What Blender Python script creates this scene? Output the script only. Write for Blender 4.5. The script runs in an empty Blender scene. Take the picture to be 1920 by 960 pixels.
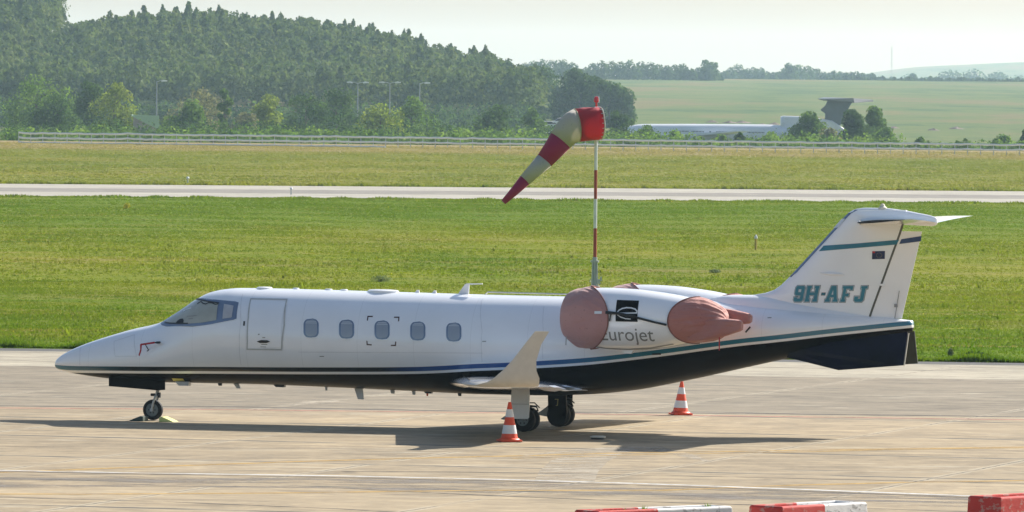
import bpy, bmesh, math, random
import numpy as np
from mathutils import Matrix, Vector
from mathutils.geometry import tessellate_polygon
R = math.radians
random.seed(7)
rng = np.random.default_rng(11)
scene = bpy.context.scene
COL = scene.collection

# ---------------------------------------------------------------- camera
FPX = 14700.0                      # focal length in pixels of the 1920 px wide photo
CAM_H = 6.43
PITCH = math.atan(305.0 / FPX)
ROLL = R(0.6)
cam_d = bpy.data.cameras.new('camera')
cam = bpy.data.objects.new('camera', cam_d)
COL.objects.link(cam)
cam_rot = (Matrix.Rotation(R(90) - PITCH, 4, 'X') @ Matrix.Rotation(ROLL, 4, 'Z'))
cam.matrix_world = Matrix.Translation((0, 0, CAM_H)) @ cam_rot
cam_d.sensor_width = 36.0
cam_d.lens = FPX / 1920.0 * 36.0
cam_d.clip_start = 1.0
cam_d.clip_end = 40000.0
scene.camera = cam

# ---------------------------------------------------------------- light
SUN_EL = R(33.0)
SUN_AZ_VEC = (0.72, 0.70)          # horizontal direction towards the sun (x right, y away)
world = bpy.data.worlds.new('World')
scene.world = world
world.use_nodes = True
wn = world.node_tree
wn.nodes.clear()
sky = wn.nodes.new('ShaderNodeTexSky')
sky.sky_type = 'NISHITA'
sky.sun_disc = False
sky.sun_elevation = SUN_EL
sky.sun_rotation = math.atan2(SUN_AZ_VEC[0], SUN_AZ_VEC[1])
sky.air_density = 1.1
sky.dust_density = 2.0
sky.ozone_density = 2.5
wbg = wn.nodes.new('ShaderNodeBackground')
wbg.inputs['Strength'].default_value = 0.075
wout = wn.nodes.new('ShaderNodeOutputWorld')
wn.links.new(sky.outputs[0], wbg.inputs['Color'])
wn.links.new(wbg.outputs[0], wout.inputs['Surface'])

sun_d = bpy.data.lights.new('sun', 'SUN')
sun_d.energy = 5.0
sun_d.angle = R(0.6)
sun_d.color = (1.0, 0.95, 0.87)
sun = bpy.data.objects.new('sun', sun_d)
COL.objects.link(sun)
_h = math.hypot(*SUN_AZ_VEC)
_to = Vector((SUN_AZ_VEC[0] / _h * math.cos(SUN_EL), SUN_AZ_VEC[1] / _h * math.cos(SUN_EL), math.sin(SUN_EL)))
sun.rotation_euler = _to.to_track_quat('Z', 'Y').to_euler()
sun.location = (60, 60, 80)

scene.view_settings.view_transform = 'Standard'
scene.view_settings.look = 'None'
scene.view_settings.exposure = 0.86
scene.view_settings.gamma = 1.0
scene.view_settings.use_curve_mapping = False
scene.render.engine = 'CYCLES'
scene.cycles.use_denoising = True
scene.cycles.max_bounces = 8
scene.cycles.diffuse_bounces = 3
scene.cycles.glossy_bounces = 3
scene.cycles.transparent_max_bounces = 8
scene.cycles.volume_bounces = 1
scene.cycles.sample_clamp_indirect = 4.0

# ---------------------------------------------------------------- measuring helpers
_M3 = cam_rot.to_3x3()
CX, CY = 960.0, 480.0
def ray(px, py):
    return _M3 @ Vector(((px - CX) / FPX, -(py - CY) / FPX, -1.0))
def at(px, py, Y):                  # point at distance Y in front of the camera
    d = ray(px, py)
    t = Y / d.y
    return Vector((d.x * t, Y, CAM_H + d.z * t))
def gnd(px, py, z=0.0):             # where the sight line meets the ground
    d = ray(px, py)
    t = (z - CAM_H) / d.z
    return Vector((d.x * t, d.y * t, z))
def horizon(px):
    return 175.0 + (px - 960.0) * math.tan(ROLL)

# ---------------------------------------------------------------- tagging / linking
def tag(o, label=None, cat=None, group=None, kind=None):
    if label: o['label'] = label
    if cat: o['category'] = cat
    if group: o['group'] = group
    if kind: o['kind'] = kind
    return o
def empty(name, loc, rz=0.0):
    o = bpy.data.objects.new(name, None)
    o.empty_display_size = 0.2
    o.location = loc
    o.rotation_euler = (0, 0, rz)
    COL.objects.link(o)
    return o
def mk(name, verts, faces, mat, parent=None, smooth=False, mats=None, fm=None):
    me = bpy.data.meshes.new(name)
    me.from_pydata([tuple(v) for v in verts], [], faces)
    for m in (mats or [mat]):
        me.materials.append(m)
    if fm is not None:
        me.polygons.foreach_set('material_index', fm)
    if smooth:
        me.polygons.foreach_set('use_smooth', [True] * len(me.polygons))
    me.update()
    o = bpy.data.objects.new(name, me)
    COL.objects.link(o)
    if parent is not None:
        o.parent = parent
    return o
def mk_np(name, V, F, mat, parent=None, smooth=False, attr=None):
    """numpy mesh: V (n,3), F (m,k) with k = 3 or 4"""
    me = bpy.data.meshes.new(name)
    n, m, k = len(V), len(F), F.shape[1]
    me.vertices.add(n); me.loops.add(m * k); me.polygons.add(m)
    me.vertices.foreach_set('co', np.ascontiguousarray(V, dtype=np.float32).ravel())
    me.loops.foreach_set('vertex_index', np.ascontiguousarray(F, dtype=np.int32).ravel())
    me.polygons.foreach_set('loop_start', np.arange(0, m * k, k, dtype=np.int32))
    me.polygons.foreach_set('loop_total', np.full(m, k, dtype=np.int32))
    if smooth:
        me.polygons.foreach_set('use_smooth', np.ones(m, dtype=bool))
    me.materials.append(mat)
    me.update(calc_edges=True)
    if attr:
        for an, av in attr.items():
            a = me.attributes.new(an, 'FLOAT', 'POINT')
            a.data.foreach_set('value', np.ascontiguousarray(av, dtype=np.float32))
    o = bpy.data.objects.new(name, me)
    COL.objects.link(o)
    if parent is not None:
        o.parent = parent
    return o

# ---------------------------------------------------------------- primitive builders
class MB:
    def __init__(s): s.v = []; s.f = []; s.m = []; s.cur = 0
    def add(s, vs, fs):
        b = len(s.v); s.v += [Vector(v) for v in vs]
        for f in fs: s.f.append(tuple(b + i for i in f)); s.m.append(s.cur)
    def box(s, c, size, rz=0.0, taper=1.0):
        x, y, z = size[0] / 2, size[1] / 2, size[2] / 2
        vs = []
        for sz, k in ((-1, 1.0), (1, taper)):
            for sx, sy in ((-1, -1), (1, -1), (1, 1), (-1, 1)):
                px, py = sx * x * k, sy * y * k
                vs.append((c[0] + px * math.cos(rz) - py * math.sin(rz), c[1] + px * math.sin(rz) + py * math.cos(rz), c[2] + sz * z))
        s.add(vs, [(3, 2, 1, 0), (4, 5, 6, 7), (0, 1, 5, 4), (1, 2, 6, 5), (2, 3, 7, 6), (3, 0, 4, 7)])
    def tube(s, p0, p1, r0, r1=None, n=12, caps=True):
        r1 = r0 if r1 is None else r1
        p0, p1 = Vector(p0), Vector(p1)
        d = (p1 - p0).normalized()
        u = d.orthogonal().normalized(); w = d.cross(u)
        vs = []
        for p, r in ((p0, r0), (p1, r1)):
            for i in range(n):
                a = 2 * math.pi * i / n
                vs.append(p + (u * math.cos(a) + w * math.sin(a)) * r)
        fs = [(i, (i + 1) % n, n + (i + 1) % n, n + i) for i in range(n)]
        if caps: fs += [tuple(reversed(range(n))), tuple(range(n, 2 * n))]
        s.add(vs, fs)
    def path(s, pts, r, n=8):
        pts = [Vector(p) for p in pts]
        rr = r if isinstance(r, (list, tuple)) else [r] * len(pts)
        vs = []; u = None
        for i, p in enumerate(pts):
            d = (pts[min(i + 1, len(pts) - 1)] - pts[max(i - 1, 0)]).normalized()
            u = d.orthogonal().normalized() if u is None else (u - d * u.dot(d)).normalized()
            w = d.cross(u)
            for k in range(n):
                a = 2 * math.pi * k / n
                vs.append(p + (u * math.cos(a) + w * math.sin(a)) * rr[i])
        fs = []
        for i in range(len(pts) - 1):
            for k in range(n):
                fs.append((i * n + k, i * n + (k + 1) % n, (i + 1) * n + (k + 1) % n, (i + 1) * n + k))
        fs += [tuple(reversed(range(n))), tuple(range((len(pts) - 1) * n, len(pts) * n))]
        s.add(vs, fs)
    def lathe(s, c, axis, prof, n=24):
        """prof: list of (distance along axis, radius)"""
        c = Vector(c); d = Vector(axis).normalized()
        u = d.orthogonal().normalized(); w = d.cross(u)
        vs = []
        for t, r in prof:
            for k in range(n):
                a = 2 * math.pi * k / n
                vs.append(c + d * t + (u * math.cos(a) + w * math.sin(a)) * max(r, 1e-4))
        fs = []
        for i in range(len(prof) - 1):
            for k in range(n):
                fs.append((i * n + k, i * n + (k + 1) % n, (i + 1) * n + (k + 1) % n, (i + 1) * n + k))
        fs += [tuple(reversed(range(n))), tuple(range((len(prof) - 1) * n, len(prof) * n))]
        s.add(vs, fs)
    def prism(s, pts, off):
        """polygon pts (3-D) extruded by vector off"""
        n = len(pts); off = Vector(off)
        vs = [Vector(p) for p in pts] + [Vector(p) + off for p in pts]
        fs = [tuple(reversed(range(n))), tuple(range(n, 2 * n))]
        fs += [(i, (i + 1) % n, n + (i + 1) % n, n + i) for i in range(n)]
        s.add(vs, fs)
    def build(s, name, mat, parent=None, smooth=False, mats=None, bevel=0.0):
        o = mk(name, s.v, s.f, mat, parent, False, mats, s.m if mats else None)
        bm = bmesh.new(); bm.from_mesh(o.data)
        bmesh.ops.recalc_face_normals(bm, faces=bm.faces)
        if smooth:
            for f in bm.faces: f.smooth = True
            for e in bm.edges:
                if len(e.link_faces) == 2 and e.calc_face_angle(0) > R(38): e.smooth = False
        bm.to_mesh(o.data); bm.free()
        if bevel > 0:
            b = o.modifiers.new('bevel', 'BEVEL'); b.width = bevel; b.segments = 2; b.limit_method = 'ANGLE'
        return o

# ---------------------------------------------------------------- materials
def new_mat(name):
    m = bpy.data.materials.new(name); m.use_nodes = True
    nt = m.node_tree
    return m, nt, nt.nodes['Principled BSDF']
def N(nt, t, **kw):
    n = nt.nodes.new(t)
    for k, v in kw.items(): setattr(n, k, v)
    return n
def noise(nt, vec, scale, detail=4.0, rough=0.55, dims='3D'):
    n = N(nt, 'ShaderNodeTexNoise'); n.inputs['Scale'].default_value = scale
    n.inputs['Detail'].default_value = detail; n.inputs['Roughness'].default_value = rough
    if vec is not None: nt.links.new(vec, n.inputs['Vector'])
    return n.outputs['Fac']
def ramp(nt, fac, stops, interp='LINEAR'):
    r = N(nt, 'ShaderNodeValToRGB'); r.color_ramp.interpolation = interp
    e = r.color_ramp.elements
    while len(e) < len(stops): e.new(0.5)
    for i, (p, c) in enumerate(stops):
        e[i].position = p
        e[i].color = (*c, 1.0) if len(c) == 3 else c
    nt.links.new(fac, r.inputs['Fac'])
    return r.outputs['Color']
def ramp_f(nt, v, a0, a1, b0, b1):
    m = N(nt, 'ShaderNodeMapRange')
    for i, x in ((1, a0), (2, a1), (3, b0), (4, b1)): m.inputs[i].default_value = x
    nt.links.new(v, m.inputs[0]); return m.outputs[0]
def mixc(nt, fac, a, b, mode='MIX'):
    m = N(nt, 'ShaderNodeMix', data_type='RGBA', blend_type=mode)
    if isinstance(fac, (int, float)): m.inputs[0].default_value = fac
    else: nt.links.new(fac, m.inputs[0])
    for i, v in ((6, a), (7, b)):
        if isinstance(v, (tuple, list)): m.inputs[i].default_value = (*v, 1.0) if len(v) == 3 else v
        else: nt.links.new(v, m.inputs[i])
    return m.outputs[2]
def math_(nt, op, a, b=None, c=None, clamp=False):
    m = N(nt, 'ShaderNodeMath', operation=op, use_clamp=clamp)
    for i, v in ((0, a), (1, b), (2, c)):
        if v is None: continue
        if isinstance(v, (int, float)): m.inputs[i].default_value = v
        else: nt.links.new(v, m.inputs[i])
    return m.outputs[0]
def objco(nt, scale=(1, 1, 1), rz=0.0, out='Object'):
    t = N(nt, 'ShaderNodeTexCoord'); mp = N(nt, 'ShaderNodeMapping')
    mp.inputs['Scale'].default_value = scale; mp.inputs['Rotation'].default_value = (0, 0, rz)
    nt.links.new(t.outputs[out], mp.inputs['Vector'])
    return mp.outputs[0]
def bump(nt, bsdf, h, strength=0.3, dist=0.02):
    b = N(nt, 'ShaderNodeBump'); b.inputs['Strength'].default_value = strength; b.inputs['Distance'].default_value = dist
    nt.links.new(h, b.inputs['Height']); nt.links.new(b.outputs[0], bsdf.inputs['Normal'])
def simple(name, col, rough=0.5, metal=0.0, coat=0.0, var=0.12, vscale=6.0, bmp=0.0, spec=0.5):
    m, nt, b = new_mat(name)
    co = objco(nt)
    f = noise(nt, co, vscale, 5.0, 0.6)
    lo = tuple(max(0, c * (1 - var)) for c in col); hi = tuple(min(1, c * (1 + var)) for c in col)
    nt.links.new(ramp(nt, f, [(0.3, lo), (0.7, hi)]), b.inputs['Base Color'])
    b.inputs['Roughness'].default_value = rough
    b.inputs['Metallic'].default_value = metal
    b.inputs['Coat Weight'].default_value = coat
    b.inputs['Coat Roughness'].default_value = 0.05
    b.inputs['Specular IOR Level'].default_value = spec
    if bmp: bump(nt, b, f, bmp, 0.02)
    return m

WHITE = (0.74, 0.74, 0.73)
TEAL = (0.012, 0.16, 0.24)
BLUE = (0.012, 0.07, 0.26)
BLACK = (0.002, 0.002, 0.003)

def paint_white(name='white_aircraft_paint'):
    m, nt, b = new_mat(name)
    co = objco(nt)
    f = noise(nt, co, 1.3, 5, 0.6)
    c = ramp(nt, f, [(0.3, (0.87, 0.88, 0.90)), (0.7, (0.92, 0.93, 0.95))])
    co2 = objco(nt, (1.2, 1.2, 14))
    nt.links.new(c, b.inputs['Base Color'])
    b.inputs['Roughness'].default_value = 0.28
    b.inputs['Coat Weight'].default_value = 0.9
    b.inputs['Coat Roughness'].default_value = 0.06
    return m

def paint_livery():
    """white top, stripe, thin white line and black belly by the mesh's own 'stripe' distance"""
    m, nt, b = new_mat('striped_aircraft_paint')
    at_ = N(nt, 'ShaderNodeAttribute'); at_.attribute_name = 'stripe'
    st = N(nt, 'ShaderNodeAttribute'); st.attribute_name = 'station'
    d = at_.outputs['Fac']
    s = st.outputs['Fac']                                   # 0 at nose .. 1 at tail
    co = objco(nt)
    f = noise(nt, co, 1.3, 5, 0.6)
    w = ramp(nt, f, [(0.3, (0.87, 0.88, 0.90)), (0.7, (0.92, 0.93, 0.95))])
    # faint panel joints: every ~0.9 m along the hull
    sx = N(nt, 'ShaderNodeSeparateXYZ'); tc = N(nt, 'ShaderNodeTexCoord'); nt.links.new(tc.outputs['Object'], sx.inputs[0])
    fr = math_(nt, 'FRACT', math_(nt, 'MULTIPLY', sx.outputs['X'], 1 / 1.13))
    ln = math_(nt, 'LESS_THAN', fr, 0.008)
    w = mixc(nt, math_(nt, 'MULTIPLY', ln, 0.18), w, (0.35, 0.35, 0.35))
    sc = ramp(nt, s, [(0.0, TEAL), (0.06, (0.01, 0.08, 0.11)), (0.10, (0.006, 0.012, 0.014)), (0.40, (0.006, 0.010, 0.016)),
                      (0.455, BLUE), (0.58, (0.012, 0.075, 0.27)), (0.68, TEAL), (1.0, (0.01, 0.15, 0.24))])
    in_s = math_(nt, 'MULTIPLY', math_(nt, 'LESS_THAN', d, 0.0), math_(nt, 'GREATER_THAN', d, -0.085))
    in_b = math_(nt, 'LESS_THAN', d, -0.135)
    c = mixc(nt, in_s, w, sc)
    c = mixc(nt, in_b, c, BLACK)
    nt.links.new(c, b.inputs['Base Color'])
    b.inputs['Roughness'].default_value = 0.28
    b.inputs['Coat Weight'].default_value = 0.55
    b.inputs['Coat Roughness'].default_value = 0.07
    nt.links.new(mixc(nt, in_b, (0.5,) * 3, (0.06,) * 3), b.inputs['Specular IOR Level'])
    rr = mixc(nt, in_b, (0.28, 0.28, 0.28), (0.35, 0.35, 0.35))
    nt.links.new(rr, b.inputs['Roughness'])
    cw = mixc(nt, in_b, (0.9, 0.9, 0.9), (0.0, 0.0, 0.0))
    nt.links.new(cw, b.inputs['Coat Weight'])
    return m

M = {}
M['white'] = paint_white()
M['livery'] = paint_livery()
M['black'] = simple('black_gloss_paint', BLACK, 0.42, coat=0.0, var=0.3, spec=0.08)
M['teal'] = simple('teal_paint', TEAL, 0.35, coat=0.3)
M['navy'] = simple('navy_paint', (0.006, 0.012, 0.07), 0.4, coat=0.1, var=0.4, vscale=3)
M['ventral'] = simple('ventral_fin_navy', (0.0030, 0.0032, 0.012), 0.35, coat=0.0, var=0.8, vscale=1.6, spec=0.15)
M['text_grey'] = simple('grey_lettering', (0.22, 0.22, 0.21), 0.5)
M['outline'] = simple('pale_outline_paint', (0.55, 0.6, 0.62), 0.4)
M['dark_outline'] = simple('dark_outline_paint', (0.02, 0.05, 0.06), 0.4)
M['chrome'] = simple('polished_metal', (0.82, 0.83, 0.85), 0.12, metal=1.0, var=0.04)
M['steel'] = simple('brushed_steel', (0.5, 0.5, 0.5), 0.35, metal=0.9)
M['strut'] = simple('grey_strut_paint', (0.42, 0.43, 0.43), 0.4)
M['rubber'] = simple('tyre_rubber', (0.006, 0.006, 0.007), 0.8, var=0.3, vscale=20)
M['dark'] = simple('dark_metal', (0.015, 0.015, 0.017), 0.5)
M['rim'] = simple('wheel_rim_metal', (0.16, 0.18, 0.18), 0.4, metal=0.5)
M['frame_blue'] = simple('window_frame_metal', (0.20, 0.26, 0.36), 0.25, metal=0.35, var=0.05)
M['shade'] = simple('sunshade_behind_glass', (0.42, 0.43, 0.37), 0.12, coat=0.6, var=0.12, vscale=2.5)
M['seam'] = simple('grey_seal', (0.30, 0.30, 0.30), 0.6)
M['light_seam'] = simple('pale_seal', (0.50, 0.50, 0.49), 0.6)
M['yellow'] = simple('yellow_paint', (0.62, 0.55, 0.12), 0.6)
M['cream'] = simple('cream_paint', (0.6, 0.56, 0.45), 0.5)
M['red_tag'] = simple('red_ribbon', (0.45, 0.02, 0.03), 0.7)
M['strap'] = simple('black_webbing', (0.008, 0.008, 0.008), 0.6)
M['cone_red'] = simple('cone_orange_red', (0.72, 0.075, 0.02), 0.5, var=0.1)
M['cone_white'] = simple('cone_reflective_white', (0.68, 0.70, 0.72), 0.35, var=0.08)
M['sock_red'] = None
M['pole_white'] = simple('pole_white', (0.82, 0.82, 0.80), 0.4)
M['rail_white'] = simple('fence_rail_white', (0.90, 0.90, 0.88), 0.5, var=0.05)
M['pole_red'] = simple('pole_rust_red', (0.42, 0.06, 0.03), 0.5)
M['lamp_grey'] = simple('lamp_post_paint', (0.22, 0.25, 0.26), 0.6)
M['galv'] = simple('galvanised_steel', (0.45, 0.48, 0.48), 0.4, metal=0.6)
M['beacon'] = simple('red_beacon_glass', (0.75, 0.02, 0.02), 0.2, coat=0.5)

def fabric(name, c0, c1, transl=0.25, wr=0.5, scale=5.0, stretch=(1, 1, 1)):
    m, nt, b = new_mat(name)
    co = objco(nt, stretch)
    f = noise(nt, co, scale, 4, 0.55)
    f2 = noise(nt, objco(nt), 1.8, 3, 0.5)
    c = mixc(nt, f2, c0, c1)
    sp = noise(nt, objco(nt), 16, 2, 0.5)
    c = mixc(nt, math_(nt, 'MULTIPLY', math_(nt, 'GREATER_THAN', sp, 0.69), 0.35), c, tuple(x * 0.4 for x in c1))
    nt.links.new(c, b.inputs['Base Color'])
    b.inputs['Roughness'].default_value = 0.75
    b.inputs['Sheen Weight'].default_value = 0.2
    bump(nt, b, f, wr, 0.05)
    if transl > 0:
        tr = N(nt, 'ShaderNodeBsdfTranslucent'); nt.links.new(c, tr.inputs['Color'])
        mx = N(nt, 'ShaderNodeMixShader'); mx.inputs[0].default_value = transl
        out = nt.nodes['Material Output']
        nt.links.new(b.outputs[0], mx.inputs[1]); nt.links.new(tr.outputs[0], mx.inputs[2]); nt.links.new(mx.outputs[0], out.inputs['Surface'])
    return m
M['cover'] = fabric('faded_red_cover_fabric', (0.44, 0.255, 0.235), (0.39, 0.17, 0.155), 0.0, 0.8, 3.5, (1, 1, 1.6))
M['cover_rear'] = fabric('faded_red_tail_cover_fabric', (0.48, 0.225, 0.19), (0.40, 0.13, 0.105), 0.0, 1.0, 2.2, (1.2, 1, 4))
M['cover_hem'] = simple('cover_hem', (0.22, 0.09, 0.07), 0.8)
M['sock_red'] = fabric('windsock_red_fabric', (0.62, 0.03, 0.05), (0.52, 0.02, 0.05), 0.4, 0.35, 6, (5, 1, 1))
M['sock_wine'] = fabric('windsock_wine_red_fabric', (0.50, 0.015, 0.10), (0.42, 0.012, 0.08), 0.3, 0.3, 6)
M['sock_white'] = fabric('windsock_white_fabric', (0.66, 0.62, 0.54), (0.60, 0.56, 0.48), 0.3, 0.3, 6)

def foliage(name, dark, light, pale, transl=0.35, cs=0.35):
    m, nt, b = new_mat(name)
    co = objco(nt)
    f = noise(nt, co, cs, 3, 0.6)
    g = N(nt, 'ShaderNodeNewGeometry')
    c = ramp(nt, f, [(0.3, dark), (0.5, light), (0.72, pale)])
    rv = math_(nt, 'MULTIPLY_ADD', g.outputs['Random Per Island'], 0.5, 0.75)
    c = mixc(nt, 1.0, c, N_comb(nt, rv), 'MULTIPLY')
    nt.links.new(c, b.inputs['Base Color'])
    b.inputs['Roughness'].default_value = 0.9
    b.inputs['Specular IOR Level'].default_value = 0.05
    tr = N(nt, 'ShaderNodeBsdfTranslucent'); nt.links.new(mixc(nt, 1.0, c, (1.2, 1.3, 0.7), 'MULTIPLY'), tr.inputs['Color'])
    mx = N(nt, 'ShaderNodeMixShader'); mx.inputs[0].default_value = transl
    out = nt.nodes['Material Output']
    nt.links.new(b.outputs[0], mx.inputs[1]); nt.links.new(tr.outputs[0], mx.inputs[2]); nt.links.new(mx.outputs[0], out.inputs['Surface'])
    return m
def N_comb(nt, v):
    c = N(nt, 'ShaderNodeCombineColor')
    for i in range(3): nt.links.new(v, c.inputs[i])
    return c.outputs[0]

M['fol_pine'] = foliage('pine_needles', (0.055, 0.092, 0.038), (0.100, 0.140, 0.050), (0.165, 0.195, 0.078), 0.30, 0.10)
M['fol_dark'] = foliage('dark_leaves', (0.025, 0.060, 0.022), (0.060, 0.110, 0.034), (0.11, 0.165, 0.055), 0.38, 0.30)
M['fol_green'] = foliage('green_leaves', (0.055, 0.11, 0.025), (0.12, 0.20, 0.045), (0.20, 0.27, 0.08), 0.42, 0.30)
M['fol_yellow'] = foliage('yellow_green_leaves', (0.12, 0.17, 0.03), (0.20, 0.25, 0.045), (0.28, 0.31, 0.09), 0.42, 0.30)
M['fol_grey'] = foliage('grey_brown_leaves', (0.12, 0.125, 0.08), (0.19, 0.185, 0.12), (0.26, 0.25, 0.17), 0.38, 0.30)
M['bark'] = simple('bark', (0.10, 0.08, 0.06), 0.85, var=0.35, vscale=3, bmp=0.5)

def grass_mat(name, blades):
    m, nt, b = new_mat(name)
    t = N(nt, 'ShaderNodeTexCoord'); P = t.outputs['Object']
    def mp(sc, rz=0.0):
        q = N(nt, 'ShaderNodeMapping'); q.inputs['Scale'].default_value = sc; q.inputs['Rotation'].default_value = (0, 0, rz)
        nt.links.new(P, q.inputs['Vector']); return q.outputs[0]
    big = noise(nt, mp((1, 0.35, 1), 0.05), 0.055, 4, 0.6)
    mid = noise(nt, mp((1, 0.5, 1)), 0.45, 4, 0.65)
    fine = noise(nt, mp((1, 1, 1)), 3.5, 4, 0.7)
    c = ramp(nt, mid, [(0.30, (0.105, 0.160, 0.012)), (0.50, (0.165, 0.215, 0.018)), (0.70, (0.25, 0.265, 0.030))])
    c2 = ramp(nt, big, [(0.35, (0.085, 0.165, 0.010)), (0.5, (0.175, 0.215, 0.018)), (0.66, (0.27, 0.255, 0.045))])
    c = mixc(nt, 0.5, c, c2)
    # dry, pinkish-brown seed heads in streaks
    dry = noise(nt, mp((0.5, 1.0, 1), 0.03), 0.11, 5, 0.7)
    dryf = ramp(nt, dry, [(0.52, (0, 0, 0)), (0.68, (0.55, 0.55, 0.55))])
    c = mixc(nt, dryf, c, (0.29, 0.235, 0.10))
    # far strips are drier: by distance from the apron
    sp = N(nt, 'ShaderNodeSeparateXYZ'); nt.links.new(P, sp.inputs[0])
    wob = math_(nt, 'MULTIPLY_ADD', mid, 50.0, sp.outputs['Y'])
    fz = N(nt, 'ShaderNodeMapRange'); fz.inputs[1].default_value = 380; fz.inputs[2].default_value = 3600
    nt.links.new(wob, fz.inputs[0])
    zone = ramp(nt, fz.outputs[0], [(0.0, (0.0, 0, 0)), (0.030, (0.0, 0, 0)), (0.055, (0.25,) * 3), (0.142, (0.25,) * 3), (0.152, (1.0,) * 3), (0.185, (1.0,) * 3), (0.20, (0.5,) * 3)])
    c = mixc(nt, zone, c, (0.30, 0.25, 0.12))
    ff = N(nt, 'ShaderNodeMapRange'); ff.inputs[1].default_value = 1100; ff.inputs[2].default_value = 1700; nt.links.new(sp.outputs['Y'], ff.inputs[0])
    fn_ = noise(nt, mp((0.35, 0.10, 1), 0.02), 0.06, 5, 0.65)
    fcol = ramp(nt, fn_, [(0.38, (0.060, 0.115, 0.045)), (0.46, (0.105, 0.160, 0.055)), (0.53, (0.125, 0.165, 0.060)), (0.60, (0.165, 0.155, 0.075))])
    c = mixc(nt, ff.outputs[0], c, fcol)
    # fresh green belt beside the runway
    nr = math_(nt, 'ABSOLUTE', math_(nt, 'SUBTRACT', wob, 455.0))
    near_rw = N(nt, 'ShaderNodeMapRange'); near_rw.inputs[1].default_value = 90; near_rw.inputs[2].default_value = 25
    near_rw.inputs[3].default_value = 0; near_rw.inputs[4].default_value = 0.75
    nt.links.new(nr, near_rw.inputs[0])
    c = mixc(nt, near_rw.outputs[0], c, (0.110, 0.190, 0.016))
    nr2 = N(nt, 'ShaderNodeMapRange'); nr2.inputs[1].default_value = 270; nr2.inputs[2].default_value = 215
    nr2.inputs[3].default_value = 0; nr2.inputs[4].default_value = 0.6
    nt.links.new(wob, nr2.inputs[0])
    c = mixc(nt, nr2.outputs[0], c, (0.085, 0.180, 0.010))
    c = mixc(nt, 1.0, c, N_comb(nt, math_(nt, 'MULTIPLY_ADD', fine, 0.9, 0.55)), 'MULTIPLY')
    st1 = noise(nt, mp((0.09, 0.55, 1), 0.02), 1.0, 6, 0.7)
    c = mixc(nt, ramp(nt, st1, [(0.55, (0,) * 3), (0.66, (0.7,) * 3)]), c, (0.30, 0.245, 0.095))
    st2 = noise(nt, mp((0.12, 0.45, 3), 0.04), 1.0, 6, 0.7)
    c = mixc(nt, ramp(nt, st2, [(0.56, (0,) * 3), (0.68, (0.6,) * 3)]), c, (0.07, 0.13, 0.012))
    st3 = noise(nt, mp((0.10, 0.5, 7), 0.01), 0.8, 6, 0.7)
    c = mixc(nt, ramp(nt, st3, [(0.58, (0,) * 3), (0.68, (0.6,) * 3)]), c, (0.30, 0.36, 0.02))
    c = mixc(nt, 1.0, c, (0.88, 0.84, 0.86), 'MULTIPLY')
    if blades:
        g = N(nt, 'ShaderNodeNewGeometry')
        yf = math_(nt, 'GREATER_THAN', g.outputs['Random Per Island'], 0.9985)
        c = mixc(nt, 1.0, c, N_comb(nt, math_(nt, 'MULTIPLY_ADD', g.outputs['Random Per Island'], 0.26, 0.87)), 'MULTIPLY')
        c = mixc(nt, math_(nt, 'MULTIPLY', yf, 0.8), c, (0.5, 0.42, 0.03))
    nt.links.new(c, b.inputs['Base Color'])
    b.inputs['Roughness'].default_value = 0.9
    b.inputs['Specular IOR Level'].default_value = 0.03
    if blades:
        tr = N(nt, 'ShaderNodeBsdfTranslucent'); nt.links.new(mixc(nt, 1.0, c, (1.15, 1.3, 0.6), 'MULTIPLY'), tr.inputs['Color'])
        mx = N(nt, 'ShaderNodeMixShader'); mx.inputs[0].default_value = 0.45
        out = nt.nodes['Material Output']
        nt.links.new(b.outputs[0], mx.inputs[1]); nt.links.new(tr.outputs[0], mx.inputs[2]); nt.links.new(mx.outputs[0], out.inputs['Surface'])
    else:
        bump(nt, b, fine, 0.6, 0.15)
    return m
M['ground'] = grass_mat('grass_ground', False)
M['grass'] = grass_mat('grass_blades', True)

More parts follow.
